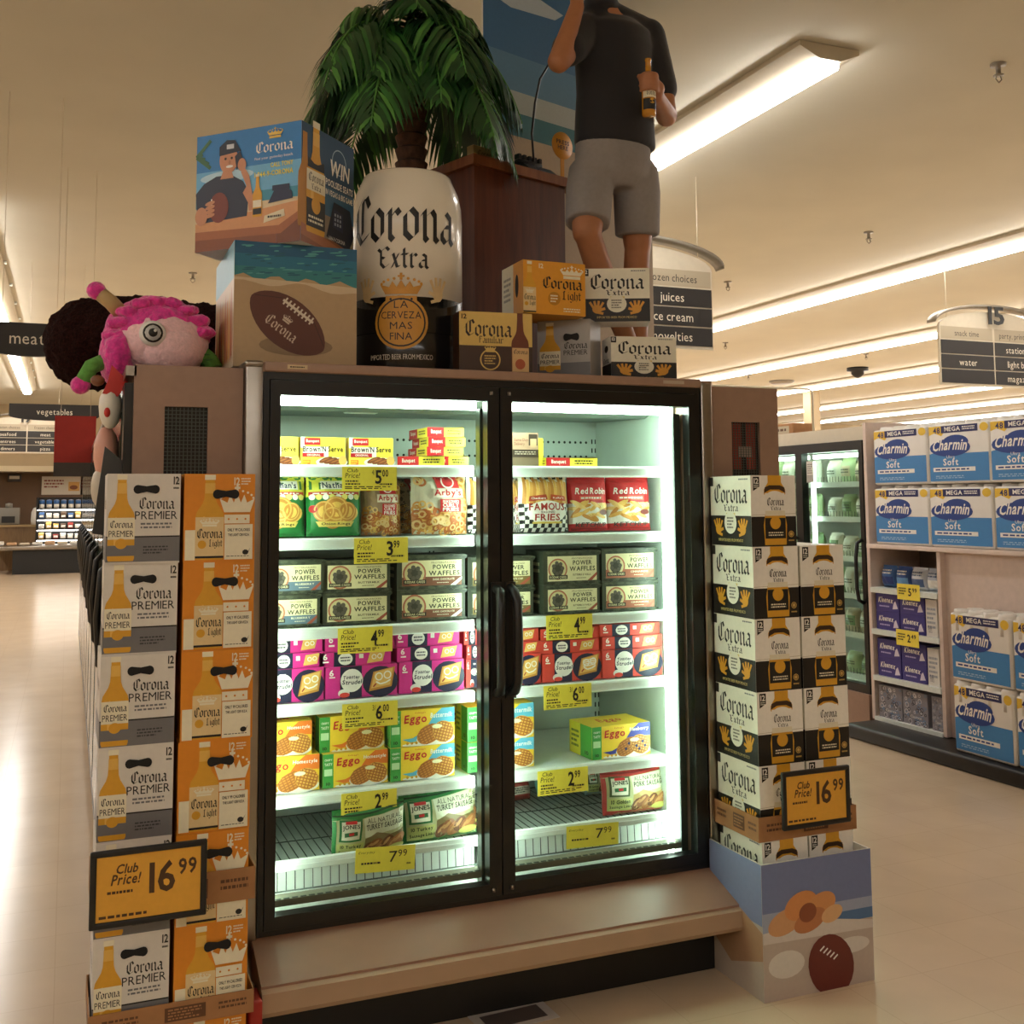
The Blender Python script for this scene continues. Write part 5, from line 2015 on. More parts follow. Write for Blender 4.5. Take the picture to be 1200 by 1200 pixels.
# giant inflatable can
CXc, CYc, CRr, CH = 1.117, 3.73, .199, .733
can = thing('giant_can', 'giant white and black inflatable beer can standing on the freezer', 'inflatable can', (CXc, CYc, TZ))
prof = [(0.001, 0), (CRr * .86, 0), (CRr * .95, .012), (CRr, .05), (CRr, CH - .17), (CRr * .985, CH - .11), (CRr * .93, CH - .06), (CRr * .84, CH - .02), (CRr * .8, CH), (CRr * .78, CH + .004), (CRr * .74, CH - .012), (.001, CH - .014)]
m = MB()
cw = mat('can_white_vinyl', '#e9e3d6', .22, noise=.02, scale=5, coat=.4)
cb = mat('can_black_vinyl', '#0e0d0d', .22, noise=.1, scale=5, coat=.4)
m.lathe([(CRr * .95, .001), (CRr * .955, .012), (CRr, .05), (CRr, .27)], cb, 64)
m.lathe(prof[:4], cb, 64)
m.lathe([(CRr, .27)] + prof[4:], cw, 64)
m.build('can_body', can)
m = MB()
HALF = math.radians(100)
dirc = math.atan2(-CYc, -CXc)      # towards the aisle


def canP(u, v, l):
    a = dirc + math.radians(-6) + (u - .5) * HALF * 2
    z = v * CH
    zz = [(0, CRr), (.05, CRr), (CH - .17, CRr), (CH - .11, CRr * .985), (CH - .06, CRr * .93), (CH, CRr * .8)]
    r = CRr
    for (za, ra), (zb, rb) in zip(zz, zz[1:]):
        if za <= z <= zb:
            r = ra + (rb - ra) * (z - za) / (zb - za)
    r += .0008 + E_ * l
    return (r * math.cos(a), r * math.sin(a), z)


A = Art(m, canP, CRr * HALF * 2, CH, maxlen=.03)
for i in range(40):
    u0, u1 = i / 40, (i + 1) / 40
    f0 = lambda u: .33 + .1 * (abs(u - .5) * 2) ** 2 * 1.2
    A.poly([(u0, .2), (u1, .2), (u1, f0(u1) - .03), (u0, f0(u0) - .03)], cb, 1)
A.hand(.31, .4, .1, .13, k('#d3b98c'), 1, 1)
A.hand(.69, .4, .1, .13, k('#d3b98c'), 1, -1)
A.black('Corona', .195, .625, .80, .87, BLACK, 3)
A.black('Extra', .375, .5, .64, .61, BLACK, 3)
A.crown(.5, .41, .215, .14, k('#c98f2c'), 4, BLACK)
A.disc(.5, .245, .135, k('#c98f2c'), 4, 30)
A.ring(.5, .245, .122, .008, BLACK, 5, 30)
for tx, y0, wd in (('LA', .315, .035), ('CERVEZA', .265, .1), ('MAS', .215, .055), ('FINA', .165, .055)):
    A.text(tx, .5 - wd, y0 - .002, .5 + wd, y0 + .032, BLACK, 5)
A.text('IMPORTED BEER FROM MEXICO', .34, .07, .66, .095, k('#d8d0c2'), 4)
m.build('label_print', can)
m = MB()
m.tube([(-.11, -.02, CH - .005), (-.06, -.04, CH + .004), (.0, -.02, CH + .002)], .012, M_STEEL, 8)
m.build('pull_tab', can)

# ------------------------------------------------------------------ artificial palm behind the can
pc = at(482, 200, Y=4.13)
palm = thing('artificial_palm', 'artificial palm tree with drooping green fronds rising behind the giant can', 'artificial palm', (pc.x, 4.13, TZ))
BARK = mat('palm_bark', '#4a3020', .9, noise=.35, scale=40, bump=.6)
m = MB()
prof = [(.001, 0)]
zt = 1.44
for i in range(27):
    z = i * zt / 26
    prof += [(.062 - .012 * i / 26, z), (.076 - .014 * i / 26, z + zt / 26 * .8)]
prof.append((.001, zt + .02))
m.lathe(prof, BARK, 20, smooth=False)
m.lathe([(.001, 0), (.11, 0), (.11, .03), (.06, .04)], M_BLKP, 24)
m.build('trunk', palm)
LEAFS = [mat('palm_leaf_dark', '#1f4a22', .45, noise=.25, scale=12), mat('palm_leaf_mid', '#2f6a2c', .45, noise=.25, scale=12), mat('palm_leaf_light', '#4f8a3c', .4, noise=.25, scale=12)]


def frond(az, lift, L, droop, seed):
    rr = random.Random(seed)
    m = MB()
    pts = []
    N = 22
    for i in range(N + 1):
        t = i / N
        r = L * (t * math.cos(lift) * (1 - .25 * t * droop))
        z = L * (t * math.sin(lift) - droop * .75 * t * t)
        pts.append(Vector((r * math.cos(az), r * math.sin(az), zt - .02 + z)))
    m.tube(pts, [.008 * (1 - .8 * i / N) + .001 for i in range(N + 1)], LEAFS[2], 6)
    side = Vector((-math.sin(az), math.cos(az), 0))
    n = 46
    for i in range(3, n):
        t = i / n
        q = t * N
        j = min(int(q), N - 1)
        p = pts[j].lerp(pts[j + 1], q - j)
        tan = (pts[j + 1] - pts[j]).normalized()
        ll = L * .34 * (math.sin(PI * (.12 + .86 * t)) ** .8) * rr.uniform(.85, 1.1)
        wd = .0095 * rr.uniform(.8, 1.2)
        for s in (-1, 1):
            d = (side * s * .8 + tan * .55 + Vector((0, 0, rr.uniform(-.45, -.05)))).normalized()
            up = d.cross(tan).normalized()
            ww = d.cross(up).normalized() * wd
            q1 = p + d * ll * .4 + Vector((0, 0, -.01))
            q2 = p + d * ll * .75 + Vector((0, 0, -.04 * ll / .15))
            q3 = p + d * ll + Vector((0, 0, -.09 * ll / .15))
            m.add([p, q1 - ww, q1 + ww, q2 - ww * .8, q2 + ww * .8, q3], [(0, 1, 2), (1, 3, 4, 2), (3, 5, 4)], LEAFS[rr.randrange(3) if rr.random() < .5 else 0], True)
    m.build('frond', palm)


NF = 17
for i in range(NF):
    az = 2 * PI * i / NF + R.uniform(-.15, .15)
    ring = i % 3
    frond(az, (.95, .45, .0)[ring] + R.uniform(-.1, .1), (.63, .71, .67)[ring] * R.uniform(.92, 1.05), (.95, 1.15, 1.0)[ring], i)
for i, (az, lf, L, dr) in enumerate(((-.4, -.1, .6, 1.1), (-.9, .0, .58, 1.2), (-1.6, .2, .6, 1.1), (-2.2, .3, .6, 1.0), (-2.7, .35, .62, .9), (.0, -.5, .62, .8), (-1.2, 1.1, .5, .9))):
    frond(az, lf, L, dr, 50 + i)

# ------------------------------------------------------------------ cardboard desk, sky backdrop, phone
DA = math.radians(19)
DY0 = 3.95
dl = at(553, 180, Y=DY0)
WD = wood_mat('printed_walnut', '#4d2616', '#6b3820')
WDT = wood_mat('printed_walnut_top', '#7a4526', '#935a34')
desk = thing('cardboard_desk', 'brown wood-printed cardboard desk behind the beer cartons', 'display desk', (dl.x, DY0, TZ), DA)
dh = dl.z - TZ
m = MB()
m.box((.02, .01, 0), (.52, .3, dh - .04), WD)
m.build('desk_front', desk)
m = MB()
m.box((0, -.01, dh - .04), (.58, .33, dh), WDT)
m.build('desk_top', desk)
bd = thing('sky_backdrop', 'tall blue sky and beach backdrop board behind the man', 'backdrop board', (dl.x, DY0, TZ), DA)
m = MB()
m.box((.34, .335, 0), (1.45, .345, 2.0), M_CARDW)
A = Art(m, lambda u, v, l: (.34 + u * 1.11, .335 - E_ * l, v * 2.0), 1.11, 2.0)
A.rect(0, 0, 1, 1, k('#3f6f9c'), 1)
A.rect(0, .7, 1, .8, k('#5a86a8'), 2)
A.rect(0, .655, 1, .715, k('#a9b4b4'), 3)
A.rect(0, .6, 1, .665, k('#2f6f7c'), 4)
A.rect(0, .0, 1, .61, k('#b5a288'), 5)
A.poly([(0, .93), (.2, .97), (.45, .94), (.4, .92), (.15, .91)], k('#b4c2cc'), 3)
m.build('printed_board', bd)


def desk_pt(lx, ly, lz):
    return Vector((dl.x + lx * math.cos(DA) - ly * math.sin(DA), DY0 + lx * math.sin(DA) + ly * math.cos(DA), TZ + lz))


DARKPH = mat('black_phone_plastic', '#14161d', .35, noise=.1)
ph_ = thing('desk_phone', 'black desk phone standing on the brown cardboard desk', 'telephone', desk_pt(.425, .05, dh + .001), DA)
m = MB()
m.prism([(-.0, 0), (.14, 0), (.14, .07), (.05, .06), (0, .02)], .16, DARKPH, 'X', o=-.06)
m.build('phone_base', ph_)
m = MB()
for i in range(3):
    for j in range(3):
        m.box((-.03 + i * .022, .012 + j * .014, .028 + j * .011), (-.016 + i * .022, .022 + j * .014, .034 + j * .0115), k('#4a5063'))
m.build('keypad', ph_)
m = MB()
m.rbox((-.055, .085, .07), (.09, .125, .095), .012, DARKPH)
for i in range(5):
    m.box((-.05 + i * .03, .09, .094), (-.035 + i * .03, .12, .115), DARKPH)
m.build('handset_cradle', ph_)
m = MB()
c0 = [(.0, .05, .08), (-.01, .05, .2), (.01, .05, .34), (.05, .06, .46), (.1, .03, .56)]
m.tube(c0, .005, DARKPH, 6)
m.build('phone_cord', ph_)
prs = thing('press_here_disc', 'round orange disc reading press here beside the desk phone', 'sign', desk_pt(.545, .05, dh + .001), DA)
m = MB()
m.lathe([(.001, 0), (.06, 0), (.06, .006), (.001, .006)], k('#d99528'), 28, M=Matrix.Translation((0, 0, .16)) @ Matrix.Rotation(PI / 2, 4, 'X'))
A = Art(m, lambda u, v, l: ((u - .5) * .12, -.0065 - E_ * l, .1 + v * .12), .12, .12)
A.text('PRESS', .18, .54, .82, .7, k('#4a2c12'), 1, 1)
A.text('HERE', .25, .34, .75, .5, k('#4a2c12'), 1, 1)
m.box((-.01, -.004, 0), (.01, .0, .12), k('#d99528'))
m.box((-.02, -.02, 0), (.02, .02, .006), k('#d99528'))
m.build('disc', prs)
m = MB()
m.box((-.13, -.02, 0), (.0, .02, .055), k('#b8a06a'))
A = Art(m, lambda u, v, l: (-.13 + u * .13, -.02 - E_ * l, v * .055), .13, .055)
A.black('Corona', .15, .25, .85, .75, k('#6b5524'), 1)
tag(m.build('name_plate', None, desk_pt(.17, .06, dh + .001), DA), 'small gold name plate on the cardboard desk behind the palm fronds', 'name plate')

# ------------------------------------------------------------------ the man (life-size cardboard standee, modelled as a rounded figure)
SKIN = mat('skin_tan', '#a8704c', .5, noise=.04, scale=30)
POLO = mat('black_polo_cloth', '#17161b', .8, noise=.1, scale=60, sheen=.2)
SHORT = mat('grey_shorts_cloth', '#8b8685', .75, noise=.05, scale=60)
HAIR = mat('dark_hair', '#1d1712', .7, noise=.2, scale=60)
MY = 3.76


def cap(mb, a, b, ra, rb, material=None, n=14):
    """Tapered limb with round ends."""
    a, b = Vector(a), Vector(b)
    d = (b - a)
    L = d.length
    d.normalize()
    pts, rs = [], []
    for i in range(5):
        q = PI / 2 * (1 - i / 4)
        pts.append(a - d * ra * math.sin(q) * .999)
        rs.append(max(.001, ra * math.cos(q)))
    for i in range(1, 6):
        t = i / 6
        pts.append(a + d * L * t)
        rs.append(ra + (rb - ra) * t)
    for i in range(5):
        q = PI / 2 * i / 4
        pts.append(b + d * rb * math.sin(q) * .999)
        rs.append(max(.001, rb * math.cos(q)))
    mb.tube(pts, rs, material, n)


def remesh(o, vox, smooth=4):
    md = o.modifiers.new('r', 'REMESH')
    md.mode = 'VOXEL'
    md.voxel_size = vox
    md.use_smooth_shade = True
    if smooth:
        s = o.modifiers.new('s', 'SMOOTH')
        s.iterations = smooth
        s.factor = .5


def P_(px, py, dy=0.0):
    return at(px, py, Y=MY + dy)


foot = P_(728, 360)
man = thing('standee', 'life-size cardboard standee of a man in black polo and grey shorts holding a bottle', 'standee', (2.0, MY, TZ))
inv = Vector((-2.0, -MY, -TZ))


def Q(px, py, dy=0.0):
    return P_(px, py, dy) + inv


hipL, hipR = Q(692, 205, .02), Q(746, 205, .03)
kneeL, kneeR = Q(688, 272, -.05), Q(747, 285, .05)
ankL, ankR = Q(722, 352, .0), Q(748, 372, .1)
ankL.z, ankR.z = .09, .09
ankL.x = ankR.x - .06
chest, waist = Q(722, 75), Q(718, 150)
neck = Q(704, 8, .0)
shL, shR = Q(683, 36, .0), Q(764, 44, .02)
elL, wrL = Q(655, 72, -.12), Q(676, 8, -.1)
elR, wrR = Q(779, 128, -.06), Q(769, 112, -.2)
elR = Q(781, 136, -.04)
m = MB()
cap(m, hipL, kneeL, .085, .058, SKIN)
cap(m, hipR, kneeR, .085, .058, SKIN)
for kn, an in ((kneeL, ankL), (kneeR, ankR)):
    mid = kn.lerp(an, .3) + Vector((0, .018, 0))
    cap(m, kn, mid, .052, .054, SKIN)
    cap(m, mid, an, .052, .033, SKIN)
    cap(m, an + Vector((0, .02, -.05)), an + Vector((-.02, -.15, -.062)), .035, .028, SKIN)
m.ell((waist + Vector((0, 0, -.02)))[:], (.155, .1, .14), SKIN)
m.ell(chest[:], (.16, .1, .22), SKIN)
cap(m, chest + Vector((0, 0, .1)), neck + Vector((0, 0, .05)), .06, .052, SKIN)
cap(m, shL, elL, .058, .045, SKIN)
cap(m, elL, wrL, .044, .03, SKIN)
cap(m, shR, elR, .058, .044, SKIN)
cap(m, elR, wrR, .043, .029, SKIN)
# head
hd = neck + Vector((-.005, -.02, .17))
m.ell(hd[:], (.075, .095, .115), SKIN, 20)
m.ell((hd + Vector((0, -.04, -.07)))[:], (.05, .05, .05), SKIN)
cap(m, hd + Vector((0, -.09, .02)), hd + Vector((0, -.108, -.02)), .01, .015, SKIN, 8)
for s in (-1, 1):
    m.ell((hd + Vector((s * .076, .0, -.005)))[:], (.012, .022, .032), SKIN, 10)
m.ell((hd + Vector((0, -.092, -.055)))[:], (.024, .012, .009), SKIN, 10)
# hands
bot = Q(760, 102, -.235)
pal = wrR.lerp(bot, .45) + Vector((.012, -.0, .0))
cap(m, wrR, pal + Vector((0, -.01, .01)), .028, .032, SKIN, 10)
for i in range(4):
    zz = .036 - i * .02
    r = .034
    ps = []
    for j in range(5):
        a = -.2 - j * .75
        ps.append(bot + Vector((r * math.cos(a), r * math.sin(a), zz + .006)))
    for q0, q1 in zip(ps, ps[1:]):
        cap(m, q0, q1, .0092, .0088, SKIN, 8)
    cap(m, pal + Vector((0, 0, zz * .8)), ps[0], .012, .0092, SKIN, 8)
ps = [pal + Vector((0, .0, .02)), bot + Vector((.015, .034, .03)), bot + Vector((-.015, .034, .04)), bot + Vector((-.034, .015, .045))]
for q0, q1 in zip(ps, ps[1:]):
    cap(m, q0, q1, .0105, .0095, SKIN, 8)
ear = hd + Vector((-.095, -.03, -.02))
cap(m, wrL, ear + Vector((-.03, 0, -.02)), .027, .033, SKIN, 10)
for i in range(4):
    b0 = ear + Vector((-.035, -.028 + i * .019, .015))
    b1 = ear + Vector((-.02, -.03 + i * .02, .055 - abs(i - 1.5) * .006))
    b2 = ear + Vector((.012, -.03 + i * .02, .068 - abs(i - 1.5) * .006))
    cap(m, b0, b1, .0098, .009, SKIN, 8)
    cap(m, b1, b2, .009, .008, SKIN, 8)
cap(m, ear + Vector((-.03, -.03, -.02)), ear + Vector((-.005, -.055, .02)), .011, .009, SKIN, 8)
b_ = m.build('body', man)
remesh(b_, .007, 3)
m = MB()
wz = waist.z - .085
sz = neck.z - .04 - wz
m.lathe([(.001, 0), (.17, 0), (.174, .015), (.17, sz * .2), (.162, sz * .4), (.166, sz * .6), (.172, sz * .78), (.16, sz * .9), (.1, sz * .98), (.001, sz)], POLO, 32, c=(waist.x * .5 + chest.x * .5, waist.y, wz), sy=.66)
cap(m, shL + Vector((.02, 0, 0)), shL.lerp(elL, .62), .074, .068, POLO)
cap(m, shR + Vector((-.02, 0, 0)), shR.lerp(elR, .66), .074, .066, POLO)
cap(m, shL + Vector((.05, 0, .02)), neck + Vector((-.01, 0, -.01)), .06, .05, POLO)
cap(m, shR + Vector((-.05, 0, .02)), neck + Vector((.01, 0, -.01)), .06, .05, POLO)
m.lathe([(.06, -.02), (.072, -.02), (.068, .03), (.058, .035)], POLO, 20, c=(neck.x, neck.y, neck.z + .0))
b_ = m.build('polo_shirt', man)
remesh(b_, .009, 4)
m = MB()
wst = waist + Vector((.0, 0, -.05))
m.lathe([(.001, -.2), (.1, -.2), (.15, -.15), (.163, -.09), (.158, 0), (.152, .04), (.001, .05)], SHORT, 28, c=(wst.x, wst.y, wst.z), sy=.66)
for h_, kn, r0, r1 in ((hipL, kneeL, .094, .088), (hipR, kneeR, .096, .09)):
    e = h_.lerp(kn, .86 if kn is kneeL else .9)
    m.tube([h_ + Vector((0, 0, .03)), h_.lerp(e, .3), h_.lerp(e, .7), e], [r0 * .9, r0, (r0 + r1) / 2, r1], SHORT, 22)
b_ = m.build('shorts', man)
remesh(b_, .008, 4)
m = MB()
m.ell((hd + Vector((0, .018, .03)))[:], (.082, .096, .1), HAIR, 20)
m.build('hair', man)
m = MB()
for s in (-1, 1):
    m.ell((hd + Vector((s * .03, -.088, .022)))[:], (.012, .008, .006), k('#e8e4da'), 10)
    m.ell((hd + Vector((s * .03, -.0945, .022)))[:], (.006, .004, .006), HAIR, 8)
    m.rbox((hd.x + s * .03 - .017, hd.y - .094, hd.z + .036), (hd.x + s * .03 + .017, hd.y - .084, hd.z + .041), .002, HAIR)
m.build('eyes', man)
hp = thing('phone_handset', 'black phone handset held to the ear of the man', 'telephone handset', (man.location + ear))
m = MB()
m.rbox((-.015, -.02, -.09), (.015, .015, .09), .01, DARKPH)
m.rbox((-.015, -.04, .055), (.02, .015, .095), .01, DARKPH)
m.rbox((-.015, -.04, -.095), (.02, .015, -.055), .01, DARKPH)
m.build('grip', hp)
bt = thing('beer_bottle', 'clear beer bottle held in the hand of the man', 'bottle', man.location + bot + Vector((0, 0, -.115)))
m = MB()
m.lathe([(.001, 0), (.024, 0), (.027, .006), (.027, .11), (.02, .145), (.0115, .17), (.0105, .215), (.0125, .218), (.0125, .226), (.001, .227)], mat('amber_beer_glass', '#c98a2a', .08, noise=.03, coat=.5), 22)
m.build('bottle_body', bt)
m = MB()
A = Art(m, lambda u, v, l: (.0273 * math.cos(-PI / 2 + (u - .5) * 2.8) * 1.006, .0273 * math.sin(-PI / 2 + (u - .5) * 2.8) * 1.006, .02 + v * .085), .076, .085, maxlen=.012)
A.rect(0, .55, 1, 1, CREAM, 1)
A.rect(0, 0, 1, .5, BLACK, 1)
A.mb.v = A.mb.v
A.disc(.5, .38, .14, BEER, 1)
A.black('Corona', .2, .64, .8, .9, BLACK, 1)
m.build('bottle_label', bt)

# ------------------------------------------------------------------ plush toys on the freezer row
RTZ = 2.036
PINK = mat('hot_pink_plush', '#e0389a', .95, noise=.25, scale=60, bump=1.0, sheen=.5)
PALE = mat('pale_pink_plush', '#f5cdd2', .95, noise=.1, scale=80, bump=.7, sheen=.5)
GREENP = mat('green_striped_plush', '#5f9a45', .95, noise=.2, scale=60, bump=.5)
CHOC = mat('brown_fluffy_plush', '#26120e', 1.0, noise=.6, scale=120, bump=1.0, spec=.1)


def fuzz(o, st, sz):
    tx = bpy.data.textures.new('fluff', 'CLOUDS')
    tx.noise_scale = sz
    sb = o.modifiers.new('sub', 'SUBSURF')
    sb.levels = sb.render_levels = 2
    d = o.modifiers.new('d', 'DISPLACE')
    d.texture = tx
    d.strength = st
    d.mid_level = .5


pp = at(186, 398, Y=3.78)
pl = thing('plush_toy', 'pink plush creature with a big eye and striped horn lying on the freezer row', 'plush toy', (pp.x, 3.78, RTZ))
m = MB()
m.ell((0, 0, .115), (.165, .15, .125), PALE, 28)
m.ell((.03, -.09, .08), (.1, .08, .08), PALE, 20)
o = m.build('head', pl)
fuzz(o, .006, .03)
m = MB()
n = 24
vs = []
m.ell((-.005, .02, .14), (.172, .155, .135), PINK, 28)
m.ell((-.13, -.03, .06), (.06, .11, .1), PINK, 16)
for i in range(9):
    a = PI * (.08 + .9 * i / 8)
    m.ell((math.cos(a) * .14, -.07, .115 + math.sin(a) * .128), (.045, .04, .022), PINK, 12)
o = m.build('hood', pl)
fuzz(o, .018, .035)
m = MB()
ex, ey, ez = -.03, -.155, .125
m.ell((ex, ey, ez), (.042, .02, .042), k('#e9e6df'), 20)
e_ = m.build('eye', pl)
m = MB()
m.lathe([(.029, 0), (.031, .006), (.028, .008)], BLACK, 24, M=Matrix.Translation((ex, ey - .008, ez)) @ Matrix.Rotation(PI / 2, 4, 'X'))
m.ell((ex, ey - .011, ez), (.027, .012, .027), k('#b9babb'), 18)
m.ell((ex, ey - .018, ez), (.015, .009, .015), BLACK, 16)
m.ell((ex + .006, ey - .027, ez + .006), (.005, .003, .005), WHITE, 8)
m.build('pupil', e_)
for nm, pts, c1 in (('horn', [(-.12, -.05, .2), (-.155, -.06, .235), (-.2, -.06, .27)], k('#b59a6a')), ('foot', [(-.15, -.06, .05), (-.21, -.07, .02), (-.24, -.07, -.04)], GREENP)):
    m = MB()
    m.tube(pts, [.026, .025, .024], c1, 12)
    e = Vector(pts[-1])
    m.ell(e[:], (.031, .028, .03), PINK, 14)
    m.build(nm, pl)
m = MB()
m.tube([(.12, -.02, .1), (.165, -.02, .06), (.18, -.03, .035)], [.028, .03, .028], GREENP, 12)
for i in range(4):
    t = i / 3
    m.ell((.13 + .045 * t, -.02, .095 - .05 * t), (.033, .033, .007), k('#3f7a34'), 14)
m.build('leg', pl)
pq = at(172, 400, Y=4.25)
m = MB()
rz_ = .235
m.ell((0, 0, 0), (.34, .27, .165), CHOC, 36)
m.ell((.2, .02, .0), (.2, .24, .155), CHOC, 28)
m.ell((-.2, 0, -.02), (.17, .2, .17), CHOC, 24)
o = m.build('fluffy_plush', None, (pq.x + .01, 4.27, RTZ + .19))
fuzz(o, .03, .03)
tag(o, 'big dark brown fluffy plush lying behind the pink plush toy', 'plush toy')
# small toys hanging on the row's side
ps_ = at(129, 472, Y=3.7)
t = thing('hanging_toy', 'small red and white plush bird hanging on the side of the freezer row', 'plush toy', (.135, 3.62, ps_.z - .09))
m = MB()
m.ell((-.02, 0, .07), (.035, .04, .07), k('#e5dfd2'), 16)
m.build('body', t)
m = MB()
m.prism([(.0, .1), (.03, .15), (.01, .17), (-.02, .2), (-.03, .15), (-.045, .11)], .02, k('#c62a22'), o=-.03)
m.ell((-.06, -.02, .15), (.022, .018, .018), k('#7a4a2c'), 10)
m.build('comb', t)
m = MB()
m.ell((-.03, -.035, .05), (.01, .01, .016), k('#c62a22'), 10)
m.build('wattle', t)
t2 = tag(MB_ := None, '', '') if False else None
m = MB()
m.ell((0, 0, .06), (.04, .05, .09), k('#d8a08c'), 14)
m.ell((-.01, 0, -.05), (.035, .04, .07), k('#c9bfae'), 14)
o = m.build('hanging_toy', None, (.11, 3.75, 1.72))
tag(o, 'peach and cream plush hanging lower on the side of the freezer row', 'plush toy')
m = MB()
m.prism([(-.05, -.1), (.06, -.12), (.05, .1), (-.02, .16)], .03, k('#3a3836'))
o = m.build('hanging_bag', None, (.118, 3.48, 1.63))
tag(o, 'dark grey pouch hanging at the front edge of the freezer row', 'pouch')

# ------------------------------------------------------------------ toilet paper end display and cooler row
GX = 5.2
RPI = -PI / 2
BLUE, BLUE2, PURP = k('#3f86c4'), k('#1d3f8a'), k('#3b3380')


def tp_pack(w, d, h, tall):
    m = MB()
    m.rbox((-w / 2, 0, 0), (w / 2, d, h * .95), .016, mat('white_plastic_wrap', '#ebe7e0', .35, noise=.02), 4)
    nx = 4
    for i in range(nx):
        for j in range(2):
            cx, cy, r = -w / 2 + (i + .5) * w / nx, (j + .5) * d / 2, w / nx * .46
            m.lathe([(r, h * .7), (r, h * .97), (r * .9, h), (r * .34, h), (r * .3, h * .96), (.001, h * .95)], mat('white_plastic_wrap', '#ebe7e0', .35), 18, c=(cx, cy, 0))
    F = Art(m, lambda u, v, l: ((u - .5) * (w - .02), -.0006 - E_ * l, v * h * .95), w - .02, h * .95)
    F.rect(.0, .04, 1, .5, BLUE, 1)
    F.poly([(0, .5), (.3, .58), (.6, .5), (1, .42), (1, .3), (0, .3)], BLUE, 2)
    F.poly([(.0, .82), (.0, .97), (.26, .97), (.3, .9), (.22, .8), (.1, .86)], k('#e9c13a'), 2)
    F.rect(.22, .85, .84, .97, k('#23265e'), 3)
    F.text('48', .08, .85, .2, .95, k('#23265e'), 4, 1)
    F.text('MEGA', .28, .875, .55, .95, WHITE, 4, 1)
    F.fine(.58, .88, .8, .95, 2, WHITE, 4)
    F.ell(.94, .91, .07, .07, k('#e9c13a'), 3)
    F.ell(.36, .6, .35, .15, BLUE2, 4)
    F.ell(.46, .69, .22, .12, BLUE2, 4)
    F.text('Charmin', .07, .54, .66, .73, WHITE, 6, 1, .3, .02)
    F.text('Ultra', .3, .42, .44, .47, WHITE, 5)
    F.text('Soft', .24, .3, .5, .42, WHITE, 5, 1)
    F.rect(.06, .2, .78, .27, WHITE, 4)
    F.fine(.1, .21, .7, .26, 1, BLUE2, 5)
    F.fine(.1, .08, .6, .14, 2, k('#9fc3e0'), 4)
    for S_ in (Art(m, lambda u, v, l: (-w / 2 - .0006 - E_ * l, d - .03 - u * (d - .06), v * h * .95), d, h),):
        S_.rect(0, .04, 1, .48, BLUE, 1)
        S_.rect(0, .82, 1, .96, k('#e9c13a'), 1)
        S_.text('48', .3, .84, .6, .94, k('#23265e'), 2, 1)
    return m


gd = thing('end_display', 'beige end display unit with shelves of tissues beneath the toilet paper', 'display shelf', (GX, 0, 0))
yn, yf = 4.2, 6.16          # near, far ends
ys = 5.50                    # partition between the shelves and the solid panel
TPZ = 1.30
m = MB()
m.box((.04, yn, .10), (.62, ys - .03, TPZ - .03), M_DISP)
m.box((.45, ys - .03, .10), (.62, yf, TPZ - .03), M_DISP)
m.box((0, ys - .03, .1), (.45, ys, TPZ - .03), M_DISP)
m.box((0, yf - .03, .1), (.62, yf, 2.15), M_DISP)
m.build('cabinet_body', gd)
m = MB()
m.rbox((-.03, yn, TPZ - .03), (.64, yf - .03, TPZ), .004, M_DISP)
m.build('top_deck', gd)
m = MB()
m.rbox((-.26, yn - .1, .0), (.64, yf - .02, .095), .02, M_BLKP)
m.build('base_bumper', gd)
m = MB()
m.box((.6, yn, TPZ), (.64, yf - .03, 2.1), M_DISP)
m.build('back_panel', gd)
SZ = [.12, .40, .715, 1.00]
for z in SZ:
    m = MB()
    m.box((0, ys, z - .02), (.45, yf - .03, z), M_SHELF)
    m.box((-.008, ys, z - .035), (0, yf - .03, z), M_RAIL)
    m.build('shelf', gd)
m = MB()
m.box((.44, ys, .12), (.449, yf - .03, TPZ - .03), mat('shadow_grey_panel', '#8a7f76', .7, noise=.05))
m.build('shelf_back', gd)


def put(m, name, x, y, z, label, cat, grp, rz=RPI):
    return tag(m.build(name, None, (x, y, z), rz), label, cat, grp)


G_C = 'blue and white toilet paper packs'
w1, h1 = .512, .40
first = None
ROWS = [('upper', TPZ + .0015 + .405), ('lower', TPZ + .0015)]
for nm, z in ROWS:
    for i, yc in enumerate((5.80, 5.28, 4.76)):
        lb = '%s toilet paper pack on the display top, %s' % (nm, ('by the cooler door', 'between two others', 'cut off at the picture edge')[i])
        if first is None:
            o = first = put(tp_pack(w1, .34, h1, 1), 'toilet_paper_pack', GX, yc, z, lb, 'toilet paper', G_C)
        else:
            o = dup(first, (GX, yc + R.uniform(-.008, .008), z), RPI + R.uniform(-.02, .02), lb, G_C)
first2 = None
for nm, z in (('upper', .097 + .425), ('lower', .097)):
    for i, yc in enumerate((4.97, 4.50)):
        lb = '%s toilet paper pack of the low stack on the base, %s' % (nm, ('next to the tissue shelves', 'at the picture edge')[i])
        if first2 is None:
            o = first2 = put(tp_pack(.455, .2, .42, 1), 'toilet_paper_pack', GX - .2, yc, z, lb, 'toilet paper', G_C)
        else:
            dup(first2, (GX - .2, yc, z), RPI + R.uniform(-.02, .02), lb, G_C)
for i, yc in enumerate((5.80, 5.28)):
    pass


